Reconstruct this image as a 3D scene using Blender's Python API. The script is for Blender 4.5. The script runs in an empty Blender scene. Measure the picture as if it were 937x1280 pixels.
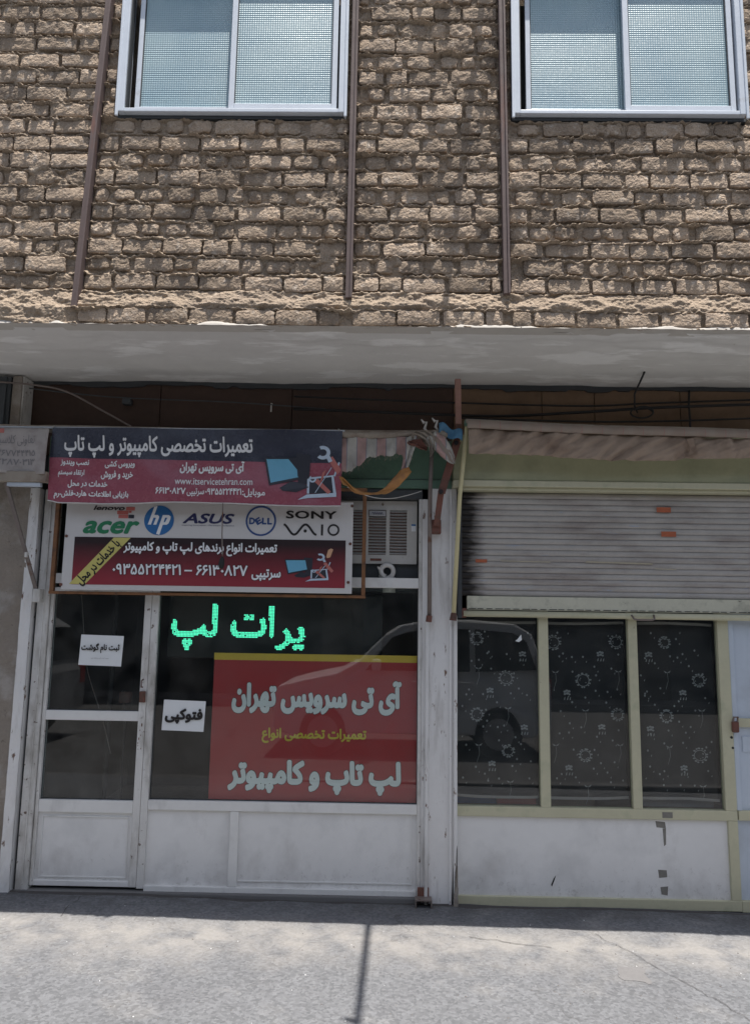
import bpy, bmesh, math, random
import numpy as np
from mathutils import Vector, Matrix
from mathutils.geometry import delaunay_2d_cdt

random.seed(7)
RNG = np.random.default_rng(7)
R = math.radians
PI = math.pi
SC = bpy.context.scene
COL = SC.collection

# ------------------------------------------------------------------ camera, sky, sun, exposure
cam = bpy.data.cameras.new('camera')
cam.sensor_fit = 'VERTICAL'
cam.sensor_height = 36.0
cam.lens = 27.0
cam.clip_start = 0.05
cam.clip_end = 2000
camo = bpy.data.objects.new('camera', cam)
COL.objects.link(camo)
camo.location = (0, -4.75, 1.55)
camo.rotation_euler = (Matrix.Rotation(R(0.89), 3, 'Z') @ Matrix.Rotation(R(90 + 8.38), 3, 'X') @ Matrix.Rotation(R(0.89), 3, 'Z')).to_euler()
SC.camera = camo

SUN_DIR = Vector((0.11, -0.195, 1.0)).normalized()      # towards the sun
elev = math.asin(SUN_DIR.z)
azim = math.atan2(SUN_DIR.x, SUN_DIR.y)
w = bpy.data.worlds.new('World')
SC.world = w
w.use_nodes = True
nt = w.node_tree
sky = nt.nodes.new('ShaderNodeTexSky')
sky.sky_type = 'NISHITA'
sky.sun_disc = False
sky.sun_elevation = elev
sky.sun_rotation = azim
sky.dust_density = 1.6
hs = nt.nodes.new('ShaderNodeHueSaturation')            # the camera's white balance is set for the shade
hs.inputs['Saturation'].default_value = 0.62
nt.links.new(sky.outputs[0], hs.inputs['Color'])
nt.links.new(hs.outputs[0], nt.nodes['Background'].inputs[0])
nt.nodes['Background'].inputs[1].default_value = 0.115
sl = bpy.data.lights.new('sun', 'SUN')
sl.energy = 4.7
sl.angle = R(0.42)
sl.color = (1.0, 0.95, 0.88)
so = bpy.data.objects.new('sun', sl)
so.rotation_euler = SUN_DIR.to_track_quat('Z', 'Y').to_euler()
so.location = (2, -3, 12)
COL.objects.link(so)
SC.view_settings.view_transform = 'Standard'
SC.view_settings.look = 'None'
SC.view_settings.gamma = 1
SC.view_settings.exposure = 0.55
SC.cycles.max_bounces = 10
SC.cycles.diffuse_bounces = 5
SC.cycles.transparent_max_bounces = 16

# ------------------------------------------------------------------ noise helpers
def vnoise(x, y, seed=0):
    x = np.asarray(x, float); y = np.asarray(y, float)
    xi = np.floor(x).astype(np.int64); yi = np.floor(y).astype(np.int64)
    fx = x - xi; fy = y - yi
    fx = fx * fx * (3 - 2 * fx); fy = fy * fy * (3 - 2 * fy)
    def h(a, b):
        n = (a * 374761393 + b * 668265263 + seed * 1274126177) & 0xffffffff
        n = ((n ^ (n >> 13)) * 1274126177) & 0xffffffff
        return ((n ^ (n >> 16)) & 0xffff) / 65535.0
    return (h(xi, yi) * (1 - fx) + h(xi + 1, yi) * fx) * (1 - fy) + (h(xi, yi + 1) * (1 - fx) + h(xi + 1, yi + 1) * fx) * fy

def fbm(x, y, seed=0, oct=4):
    s = 0; a = 0.5; t = 0
    for i in range(oct):
        s = s + a * vnoise(x * 2 ** i, y * 2 ** i, seed + i * 17); t += a; a *= 0.5
    return s / t

def sstep(a, b, x):
    t = np.clip((x - a) / (b - a), 0, 1)
    return t * t * (3 - 2 * t)

# ------------------------------------------------------------------ materials
class NT:
    def __init__(s, m):
        s.t = m.node_tree; s.n = s.t.nodes; s.l = s.t.links
    def node(s, typ, **kw):
        n = s.n.new(typ)
        for k, v in kw.items():
            if k.startswith('i_'):
                key = k[2:]
                n.inputs[int(key) if key.isdigit() else key].default_value = v
            else: setattr(n, k, v)
        return n
    def link(s, a, b): s.l.new(a, b)
    def math(s, op, a, b=None, clamp=False):
        n = s.n.new('ShaderNodeMath'); n.operation = op; n.use_clamp = clamp
        for i, v in enumerate((a, b)):
            if v is None: continue
            if isinstance(v, (int, float)): n.inputs[i].default_value = v
            else: s.link(v, n.inputs[i])
        return n.outputs[0]
    def mix(s, fac, a, b, blend='MIX'):
        n = s.n.new('ShaderNodeMix'); n.data_type = 'RGBA'; n.blend_type = blend
        for sock, v in ((n.inputs[0], fac), (n.inputs[6], a), (n.inputs[7], b)):
            if isinstance(v, (int, float)): sock.default_value = v
            elif isinstance(v, tuple): sock.default_value = (*v[:3], 1)
            else: s.link(v, sock)
        return n.outputs[2]
    def ramp(s, fac, lo, hi):
        n = s.n.new('ShaderNodeMapRange'); n.inputs[1].default_value = lo; n.inputs[2].default_value = hi
        s.link(fac, n.inputs[0]); return n.outputs[0]
    def noise(s, vec, scale, detail=4, rough=0.55, stretch=None):
        if stretch:
            mp = s.n.new('ShaderNodeMapping'); mp.inputs['Scale'].default_value = stretch
            s.link(vec, mp.inputs[0]); vec = mp.outputs[0]
        n = s.n.new('ShaderNodeTexNoise'); n.inputs['Scale'].default_value = scale
        n.inputs['Detail'].default_value = detail; n.inputs['Roughness'].default_value = rough
        s.link(vec, n.inputs['Vector']); return n.outputs[0]

def mat(name, col, rough=0.6, metal=0.0, var=0.15, vscale=5, col2=None, c2=(0.55, 0.7), c2scale=7, c2stretch=None,
        col3=None, c3=(0.6, 0.65), c3scale=30, c3stretch=None, bump=0.0, bscale=90, bdist=0.002, spec=0.5, bdetail=4, island=0.0, emit=0.0):
    m = bpy.data.materials.new(name); m.use_nodes = True
    N = NT(m); b = N.n['Principled BSDF']
    geo = N.node('ShaderNodeNewGeometry'); pos = geo.outputs['Position']
    c = (*col, 1)
    base = N.node('ShaderNodeRGB'); base.outputs[0].default_value = c
    out = base.outputs[0]
    if col2:
        f = N.ramp(N.noise(pos, c2scale, 5, 0.6, c2stretch), *c2)
        out = N.mix(f, out, col2)
    if col3:
        f = N.ramp(N.noise(pos, c3scale, 5, 0.65, c3stretch), *c3)
        out = N.mix(f, out, col3)
    if var:
        n1 = N.noise(pos, vscale, 5, 0.6)
        n2 = N.noise(pos, vscale * 9, 3, 0.6)
        s = N.math('ADD', N.math('MULTIPLY', n1, 0.65), N.math('MULTIPLY', n2, 0.35))
        g = N.math('ADD', N.math('MULTIPLY', N.math('SUBTRACT', s, 0.5), var * 4), 1.0)
        if island:
            oi = N.node('ShaderNodeObjectInfo')
            g = N.math('MULTIPLY', g, N.math('ADD', N.math('MULTIPLY', N.math('SUBTRACT', oi.outputs['Random'], 0.5), island), 1.0))
        cx = N.node('ShaderNodeCombineXYZ')
        for i in range(3): N.link(g, cx.inputs[i])
        out = N.mix(1.0, out, cx.outputs[0], 'MULTIPLY')
    N.link(out, b.inputs['Base Color'])
    b.inputs['Metallic'].default_value = metal
    b.inputs['Specular IOR Level'].default_value = spec
    rn = N.noise(pos, 25, 4)
    N.link(N.math('ADD', N.math('MULTIPLY', N.math('SUBTRACT', rn, 0.5), 0.3), rough, True), b.inputs['Roughness'])
    if bump:
        bn = N.noise(pos, bscale, bdetail, 0.62)
        bp = N.node('ShaderNodeBump'); bp.inputs['Strength'].default_value = bump; bp.inputs['Distance'].default_value = bdist
        N.link(bn, bp.inputs['Height']); N.link(bp.outputs[0], b.inputs['Normal'])
    if emit:
        N.link(out, b.inputs['Emission Color']); b.inputs['Emission Strength'].default_value = emit
    return m

def stripes(name, period, stops, rough=0.8, axis=0, var=0.15, bump=0.3):
    """woven print: stripes of colour along one axis; stops = [(start 0..1, colour), ...]"""
    m = mat(name, (0.5, 0.5, 0.5), rough, var=0, bump=bump, bscale=120)
    N = NT(m); b = N.n['Principled BSDF']
    geo = N.node('ShaderNodeNewGeometry')
    sp = N.node('ShaderNodeSeparateXYZ'); N.link(geo.outputs['Position'], sp.inputs[0])
    f = N.math('FRACT', N.math('ADD', N.math('DIVIDE', sp.outputs[axis], period), 100.0))
    cr = N.node('ShaderNodeValToRGB'); cr.color_ramp.interpolation = 'CONSTANT'
    el = cr.color_ramp.elements
    el[0].position = 0; el[0].color = (*stops[0][1], 1)
    el[1].position = stops[1][0]; el[1].color = (*stops[1][1], 1)
    for p, c in stops[2:]:
        e = el.new(p); e.color = (*c, 1)
    N.link(f, cr.inputs[0])
    g = N.math('ADD', N.math('MULTIPLY', N.math('SUBTRACT', N.noise(geo.outputs['Position'], 9, 5), 0.5), var * 4), 1.0)
    cx = N.node('ShaderNodeCombineXYZ')
    for i in range(3): N.link(g, cx.inputs[i])
    N.link(N.mix(1.0, cr.outputs[0], cx.outputs[0], 'MULTIPLY'), b.inputs['Base Color'])
    return m

def glass_mat(name, tint=(0.92, 0.95, 0.94), fres=1.5, haze=0.03):
    m = bpy.data.materials.new(name); m.use_nodes = True
    N = NT(m); N.n.remove(N.n['Principled BSDF'])
    out = N.n['Material Output']
    tr = N.node('ShaderNodeBsdfTransparent'); tr.inputs[0].default_value = (*tint, 1)
    gl = N.node('ShaderNodeBsdfGlossy'); gl.inputs['Roughness'].default_value = 0.012
    geo = N.node('ShaderNodeNewGeometry')
    bp = N.node('ShaderNodeBump'); bp.inputs['Strength'].default_value = 0.06; bp.inputs['Distance'].default_value = 0.004
    N.link(N.noise(geo.outputs['Position'], 1.6, 1), bp.inputs['Height']); N.link(bp.outputs[0], gl.inputs['Normal'])
    fr = N.node('ShaderNodeFresnel'); fr.inputs[0].default_value = fres
    df = N.node('ShaderNodeBsdfDiffuse'); df.inputs[0].default_value = (0.5, 0.48, 0.45, 1)
    mx0 = N.node('ShaderNodeMixShader')
    d = N.math('MULTIPLY', N.ramp(N.noise(geo.outputs['Position'], 7, 6), 0.35, 0.75), haze)
    N.link(d, mx0.inputs[0]); N.link(tr.outputs[0], mx0.inputs[1]); N.link(df.outputs[0], mx0.inputs[2])
    mx = N.node('ShaderNodeMixShader')
    N.link(N.math('MULTIPLY', N.math('MULTIPLY', fr.outputs[0], 2.1, True), N.math('SUBTRACT', 1.0, geo.outputs['Backfacing'])), mx.inputs[0])
    N.link(mx0.outputs[0], mx.inputs[1]); N.link(gl.outputs[0], mx.inputs[2])
    N.link(mx.outputs[0], out.inputs[0])
    return m

RUST = (0.13, 0.055, 0.03)
MT = {}
MT['brick'] = mat('clay_brick', (0.425, 0.335, 0.255), 0.95, var=0.2, vscale=9, col2=(0.29, 0.23, 0.18), c2=(0.45, 0.7), c2scale=5, col3=(0.52, 0.45, 0.38), c3=(0.55, 0.7), c3scale=28, bump=1.0, bscale=120, bdist=0.006, bdetail=8, island=0.55, spec=0.1)
MT['mortar'] = mat('earth_mortar', (0.42, 0.335, 0.255), 0.97, var=0.2, vscale=3.5, col2=(0.31, 0.25, 0.2), c2=(0.5, 0.72), c2scale=3, col3=(0.5, 0.425, 0.345), c3=(0.58, 0.7), c3scale=22, bump=1.0, bscale=110, bdist=0.006, bdetail=8, spec=0.1)
MT['beam'] = mat('primed_steel', (0.125, 0.09, 0.085), 0.7, var=0.2, col2=(0.2, 0.08, 0.05), c2=(0.6, 0.75), c2scale=6, c2stretch=(1, 1, 0.3), bump=0.2)
MT['alu'] = mat('white_aluminium', (0.62, 0.67, 0.74), 0.4, var=0.06, spec=0.5, col2=(0.42, 0.42, 0.42), c2=(0.66, 0.8), c2scale=9, bump=0.05)
MT['seal'] = mat('dark_track', (0.05, 0.055, 0.06), 0.6, var=0.1)
MT['soffit'] = mat('soffit_plaster', (0.66, 0.645, 0.62), 0.9, var=0.1, vscale=1.6, col2=(0.80, 0.79, 0.77), c2=(0.54, 0.6), c2scale=2.2, c2stretch=(0.8, 2.4, 1), col3=(0.5, 0.47, 0.43), c3=(0.70, 0.80), c3scale=11, bump=0.25, bscale=14, bdist=0.006)
MT['whiteplaster'] = mat('white_plaster', (0.5, 0.47, 0.43), 0.9, var=0.08, bump=0.4, bscale=60)
MT['fascia_d'] = mat('brown_paint', (0.062, 0.034, 0.024), 0.62, var=0.2, col2=(0.1, 0.06, 0.045), c2=(0.6, 0.75), c2scale=4, col3=(0.3, 0.25, 0.2), c3=(0.74, 0.78), c3scale=26, bump=0.3, bscale=30)
MT['fascia_t'] = mat('tan_paint', (0.2, 0.125, 0.075), 0.7, var=0.18, col2=(0.14, 0.085, 0.05), c2=(0.5, 0.7), c2scale=3, col3=(0.42, 0.36, 0.28), c3=(0.72, 0.77), c3scale=16, bump=0.2, bscale=30)
MT['greenboard'] = mat('green_paint', (0.10, 0.185, 0.135), 0.5, var=0.15, col2=(0.075, 0.135, 0.10), c2=(0.5, 0.7), c2scale=6, bump=0.1)
MT['cream'] = mat('cream_green_paint', (0.52, 0.50, 0.355), 0.5, var=0.1, col2=(0.36, 0.37, 0.25), c2=(0.55, 0.75), c2scale=5, col3=(0.16, 0.11, 0.07), c3=(0.71, 0.76), c3scale=24, bump=0.12, bscale=50)
MT['box'] = mat('olive_cream_paint', (0.4, 0.4, 0.25), 0.5, var=0.12, col2=(0.29, 0.3, 0.19), c2=(0.5, 0.7), c2scale=2.2, bump=0.1)
MT['rail'] = mat('pale_green_paint', (0.53, 0.52, 0.42), 0.55, var=0.12, col2=(0.3, 0.3, 0.24), c2=(0.55, 0.75), c2scale=9, col3=(0.08, 0.06, 0.05), c3=(0.68, 0.74), c3scale=26, bump=0.15)
MT['white'] = mat('white_enamel', (0.72, 0.715, 0.7), 0.45, var=0.07, vscale=3, col2=(0.47, 0.46, 0.45), c2=(0.55, 0.75), c2scale=4, c2stretch=(1, 1, 0.5), col3=(0.2, 0.17, 0.14), c3=(0.72, 0.77), c3scale=22, bump=0.08, bscale=40)
MT['panel'] = mat('white_sheet', (0.75, 0.745, 0.735), 0.45, var=0.06, vscale=2, col2=(0.6, 0.6, 0.595), c2=(0.5, 0.75), c2scale=3, bump=0.05, bscale=12, bdist=0.01)
MT['pillar'] = mat('peeling_white_paint', (0.71, 0.7, 0.69), 0.55, var=0.07, col2=(0.45, 0.43, 0.41), c2=(0.52, 0.72), c2scale=6, c2stretch=(2.2, 1, 0.35), col3=(0.15, 0.085, 0.055), c3=(0.62, 0.67), c3scale=20, c3stretch=(1.6, 1, 0.5), bump=0.2, bscale=40)
MT['frame'] = mat('worn_grey_white_paint', (0.64, 0.63, 0.61), 0.5, var=0.12, col2=(0.36, 0.34, 0.31), c2=(0.5, 0.7), c2scale=9, c2stretch=(1, 1, 0.35), col3=(0.14, 0.1, 0.08), c3=(0.63, 0.68), c3scale=25, bump=0.15, bscale=40)
MT['plaster'] = mat('rough_brown_plaster', (0.27, 0.235, 0.2), 0.95, var=0.18, col2=(0.36, 0.33, 0.3), c2=(0.5, 0.65), c2scale=6, col3=(0.14, 0.12, 0.1), c3=(0.64, 0.72), c3scale=30, bump=0.9, bscale=60, bdist=0.006, spec=0.1)
MT['slat'] = mat('weathered_shutter_steel', (0.42, 0.395, 0.37), 0.55, metal=0.1, var=0.15, vscale=7, col2=(0.26, 0.225, 0.205), c2=(0.48, 0.75), c2scale=4, c2stretch=(0.5, 1, 2.5), col3=(0.33, 0.38, 0.47), c3=(0.64, 0.72), c3scale=6, c3stretch=(1, 1, 8), bump=0.15)
MT['rustarm'] = mat('rusty_red_primer', (0.155, 0.062, 0.045), 0.75, var=0.25, col2=(0.1, 0.055, 0.04), c2=(0.5, 0.65), c2scale=14, bump=0.4)
MT['rustbar'] = mat('rusty_angle', (0.21, 0.095, 0.04), 0.75, var=0.2, col2=(0.1, 0.05, 0.03), c2=(0.5, 0.7), c2scale=15, bump=0.3)
MT['pinkarm'] = mat('faded_pink_primer', (0.33, 0.19, 0.16), 0.75, var=0.2, col2=(0.2, 0.09, 0.06), c2=(0.55, 0.7), c2scale=14, bump=0.3)
MT['yellowpole'] = mat('pale_yellow_paint', (0.62, 0.56, 0.33), 0.5, var=0.12, col3=(0.2, 0.12, 0.06), c3=(0.7, 0.75), c3scale=25)
MT['greypole'] = mat('grey_steel_tube', (0.2, 0.165, 0.15), 0.55, metal=0.3, var=0.2, col2=RUST, c2=(0.58, 0.7), c2scale=12, bump=0.2)
MT['glass'] = glass_mat('window_glass')
MT['glass2'] = glass_mat('dusty_window_glass', (0.86, 0.9, 0.9), haze=0.05)
MT['black'] = mat('black_rubber', (0.012, 0.012, 0.013), 0.6, var=0.1)
MT['navy'] = mat('navy_print', (0.04, 0.044, 0.066), 0.27, var=0.08, col2=(0.05, 0.055, 0.085), c2=(0.5, 0.7), c2scale=4)
MT['magenta'] = mat('faded_red_print', (0.31, 0.088, 0.122), 0.27, var=0.06, col2=(0.36, 0.11, 0.15), c2=(0.5, 0.75), c2scale=3.5)
MT['signwhite'] = mat('white_sign_sheet', (0.6, 0.585, 0.575), 0.45, var=0.04)
MT['signred'] = mat('red_gradient_print', (0.22, 0.028, 0.038), 0.42, var=0.08)
MT['posterred'] = mat('poster_red', (0.40, 0.036, 0.04), 0.45, var=0.06, vscale=2)
MT['posteryellow'] = mat('poster_yellow', (0.68, 0.47, 0.06), 0.5, var=0.05)
MT['letterwhite'] = mat('white_lettering', (0.8, 0.81, 0.83), 0.5, var=0.02)
MT['letterpale'] = mat('pale_blue_lettering', (0.76, 0.8, 0.8), 0.5, var=0.02)
MT['letterblack'] = mat('black_lettering', (0.015, 0.012, 0.012), 0.5, var=0.02)
MT['letteryellow'] = mat('yellow_lettering', (0.62, 0.5, 0.05), 0.5, var=0.02)
MT['lettergrey'] = mat('faded_grey_lettering', (0.24, 0.23, 0.24), 0.8, var=0.1)
MT['ribbon'] = mat('yellow_ribbon_print', (0.58, 0.52, 0.16), 0.45, var=0.05)
MT['acer'] = mat('green_logo', (0.02, 0.19, 0.085), 0.45, var=0.02)
MT['hpblue'] = mat('blue_logo', (0.025, 0.14, 0.36), 0.45, var=0.02)
MT['asus'] = mat('navy_logo', (0.02, 0.022, 0.09), 0.45, var=0.02)
MT['dell'] = mat('dark_blue_logo', (0.025, 0.07, 0.22), 0.45, var=0.02)
MT['lenred'] = mat('red_logo_block', (0.5, 0.14, 0.12), 0.45, var=0.02)
MT['screen'] = mat('sky_blue_print', (0.15, 0.42, 0.6), 0.4, var=0.08, vscale=7)
MT['dkprint'] = mat('charcoal_print', (0.03, 0.032, 0.045), 0.4, var=0.05)
MT['ltprint'] = mat('ice_blue_print', (0.5, 0.6, 0.72), 0.4, var=0.05)
MT['handleprint'] = mat('tan_handle_print', (0.62, 0.36, 0.22), 0.4, var=0.05)
MT['redprint'] = mat('salmon_print', (0.48, 0.16, 0.14), 0.4, var=0.05)
MT['paper'] = mat('white_paper', (0.75, 0.77, 0.78), 0.85, var=0.02)
MT['ledboard'] = mat('led_board', (0.012, 0.014, 0.014), 0.5, var=0.05)
MT['led'] = mat('green_led', (0.10, 0.92, 0.55), 0.5, var=0, emit=1.0)
MT['valance'] = mat('brown_canvas', (0.36, 0.28, 0.222), 0.9, var=0.12, vscale=3, col2=(0.24, 0.175, 0.135), c2=(0.5, 0.7), c2scale=4, bump=0.5, bscale=200, bdist=0.002, spec=0.15)
MT['tornstripe'] = stripes('striped_canvas', 0.118, [(0, (0.44, 0.425, 0.39)), (0.42, (0.17, 0.2, 0.27)), (0.45, (0.42, 0.28, 0.26)), (0.91, (0.17, 0.2, 0.27)), (0.94, (0.44, 0.425, 0.39))], var=0.28)
MT['pinkband'] = stripes('pink_striped_canvas', 0.12, [(0, (0.3, 0.24, 0.2)), (0.5, (0.33, 0.2, 0.18)), (0.55, (0.3, 0.25, 0.21))], var=0.12)
MT['oldcanvas'] = mat('old_canvas', (0.33, 0.29, 0.245), 0.9, var=0.15, col2=(0.22, 0.17, 0.14), c2=(0.5, 0.7), c2scale=8, bump=0.4, bscale=70, spec=0.15)
MT['fadedsign'] = mat('faded_white_canvas', (0.4, 0.37, 0.36), 0.85, var=0.1, vscale=6, col2=(0.28, 0.25, 0.24), c2=(0.5, 0.7), c2scale=7, bump=0.2)
MT['orange'] = mat('orange_tape', (0.44, 0.21, 0.065), 0.7, var=0.12, col2=(0.33, 0.16, 0.07), c2=(0.5, 0.7), c2scale=12, bump=0.15)
MT['bluecloth'] = mat('blue_plastic', (0.07, 0.2, 0.34), 0.6, var=0.15)
MT['acwhite'] = mat('aged_white_steel', (0.5, 0.485, 0.455), 0.5, var=0.1, col3=(0.15, 0.1, 0.07), c3=(0.68, 0.73), c3scale=22, bump=0.05)
MT['silver'] = mat('silver_badge', (0.5, 0.5, 0.5), 0.35, metal=0.8, var=0.05)
MT['coil'] = mat('white_plastic', (0.6, 0.58, 0.55), 0.45, var=0.05)
MT['curtain'] = mat('black_curtain', (0.022, 0.023, 0.026), 0.9, var=0.12, vscale=3, bump=0.3, bscale=240, spec=0.15)
MT['print'] = mat('grey_floral_print', (0.27, 0.275, 0.285), 0.9, var=0.2, vscale=40)
MT['hem'] = mat('pale_hem', (0.3, 0.27, 0.26), 0.85, var=0.15)
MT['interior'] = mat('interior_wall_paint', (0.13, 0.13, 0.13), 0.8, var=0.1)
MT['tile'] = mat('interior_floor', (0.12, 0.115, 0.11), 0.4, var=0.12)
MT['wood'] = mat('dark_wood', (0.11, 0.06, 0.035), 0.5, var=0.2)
MT['sticker'] = mat('orange_sticker', (0.42, 0.115, 0.05), 0.6, var=0.12, vscale=20)
MT['creamstain'] = mat('cream_paint_scrape', (0.45, 0.4, 0.3), 0.7, var=0.2)
MT['tapemark'] = mat('grey_tape_residue', (0.2, 0.19, 0.17), 0.8, var=0.25, vscale=30)
MT['bluedoor'] = mat('pale_blue_enamel', (0.52, 0.58, 0.66), 0.45, var=0.06, col2=(0.42, 0.46, 0.52), c2=(0.5, 0.75), c2scale=3, col3=(0.15, 0.12, 0.1), c3=(0.72, 0.77), c3scale=22)
MT['slate'] = mat('dark_slate_metal', (0.06, 0.068, 0.075), 0.5, var=0.15)
MT['stone'] = mat('pebble_stone', (0.16, 0.15, 0.145), 0.9, var=0.2)
MT['litter'] = mat('white_scrap', (0.7, 0.7, 0.7), 0.8, var=0.05)
MT['carwhite'] = mat('white_car_paint', (0.72, 0.73, 0.74), 0.25, var=0.01)
MT['carsilver'] = mat('silver_car_paint', (0.4, 0.41, 0.42), 0.3, metal=0.4, var=0.01)
MT['carglass'] = mat('dark_car_glass', (0.012, 0.014, 0.016), 0.08, var=0)
MT['tyre'] = mat('tyre_rubber', (0.02, 0.02, 0.02), 0.8, var=0.1)
MT['rim'] = mat('wheel_rim', (0.4, 0.4, 0.42), 0.35, metal=0.7, var=0.05)
MT['lamp'] = mat('lamp_lens', (0.6, 0.6, 0.62), 0.15, var=0.02)
MT['redlamp'] = mat('tail_lamp_lens', (0.35, 0.02, 0.02), 0.2, var=0.02)
MT['render'] = mat('grey_render', (0.17, 0.155, 0.14), 0.9, var=0.12, bump=0.2, bscale=20)

def led_tune():
    pass

# gradient dark-to-red print on the lower half of the sign board
def signred_gradient():
    m = MT['signred']; N = NT(m); b = N.n['Principled BSDF']
    geo = N.node('ShaderNodeNewGeometry'); sp = N.node('ShaderNodeSeparateXYZ'); N.link(geo.outputs['Position'], sp.inputs[0])
    f = N.ramp(sp.outputs[2], 2.02, 1.80)
    N.link(N.mix(f, (0.02, 0.008, 0.01), (0.27, 0.03, 0.045)), b.inputs['Base Color'])
signred_gradient()

# patterned ("raindrop") window glass: staggered bumps in relief on a pale milky pane
def pattern_glass():
    m = bpy.data.materials.new('patterned_glass'); m.use_nodes = True
    N = NT(m); b = N.n['Principled BSDF']
    geo = N.node('ShaderNodeNewGeometry'); sp = N.node('ShaderNodeSeparateXYZ'); N.link(geo.outputs['Position'], sp.inputs[0])
    k = 2 * PI / 0.0185
    a = N.math('SINE', N.math('MULTIPLY', N.math('ADD', sp.outputs[0], sp.outputs[2]), k * 0.72))
    c = N.math('SINE', N.math('MULTIPLY', N.math('SUBTRACT', sp.outputs[0], sp.outputs[2]), k * 0.72))
    hgt = N.math('MULTIPLY', a, c)
    nz = N.noise(geo.outputs['Position'], 160, 2)
    hgt = N.math('ADD', hgt, N.math('MULTIPLY', nz, 0.5))
    bp = N.node('ShaderNodeBump'); bp.inputs['Strength'].default_value = 0.42; bp.inputs['Distance'].default_value = 0.0026
    N.link(hgt, bp.inputs['Height']); N.link(bp.outputs[0], b.inputs['Normal'])
    big = N.noise(geo.outputs['Position'], 2.2, 3)
    N.link(N.mix(N.ramp(big, 0.35, 0.7), (0.24, 0.36, 0.42), (0.35, 0.47, 0.50)), b.inputs['Base Color'])
    b.inputs['Roughness'].default_value = 0.34
    b.inputs['Specular IOR Level'].default_value = 0.7
    return m
MT['pglass'] = pattern_glass()

# gritty relief of broken clay and dried earth: grains over crisp chipped facets
def grit(key, dist):
    m = MT[key]; N = NT(m); b = N.n['Principled BSDF']
    pos = N.node('ShaderNodeNewGeometry').outputs['Position']
    v = N.node('ShaderNodeTexVoronoi'); v.inputs['Scale'].default_value = 62; v.inputs['Randomness'].default_value = 1.0
    wv = N.node('ShaderNodeVectorMath'); wv.operation = 'ADD'
    nz = N.node('ShaderNodeTexNoise'); nz.inputs['Scale'].default_value = 40; nz.inputs['Detail'].default_value = 5; N.link(pos, nz.inputs['Vector'])
    sc = N.node('ShaderNodeVectorMath'); sc.operation = 'SCALE'; sc.inputs['Scale'].default_value = 0.03; N.link(nz.outputs['Color'], sc.inputs[0])
    N.link(pos, wv.inputs[0]); N.link(sc.outputs[0], wv.inputs[1]); N.link(wv.outputs[0], v.inputs['Vector'])
    hgt = N.math('ADD', N.math('MULTIPLY', v.outputs['Distance'], 0.9), N.noise(pos, 150, 8, 0.7))
    bp = N.node('ShaderNodeBump'); bp.inputs['Strength'].default_value = 1.0; bp.inputs['Distance'].default_value = dist
    N.link(hgt, bp.inputs['Height']); N.link(bp.outputs[0], b.inputs['Normal'])
    src = b.inputs['Base Color'].links[0].from_socket
    g = N.math('ADD', N.math('MULTIPLY', N.noise(pos, 210, 3, 0.7), 0.9), 0.55)
    cx = N.node('ShaderNodeCombineXYZ')
    for i in range(3): N.link(g, cx.inputs[i])
    N.link(N.mix(1.0, src, cx.outputs[0], 'MULTIPLY'), b.inputs['Base Color'])
grit('brick', 0.008); grit('mortar', 0.008)

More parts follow.
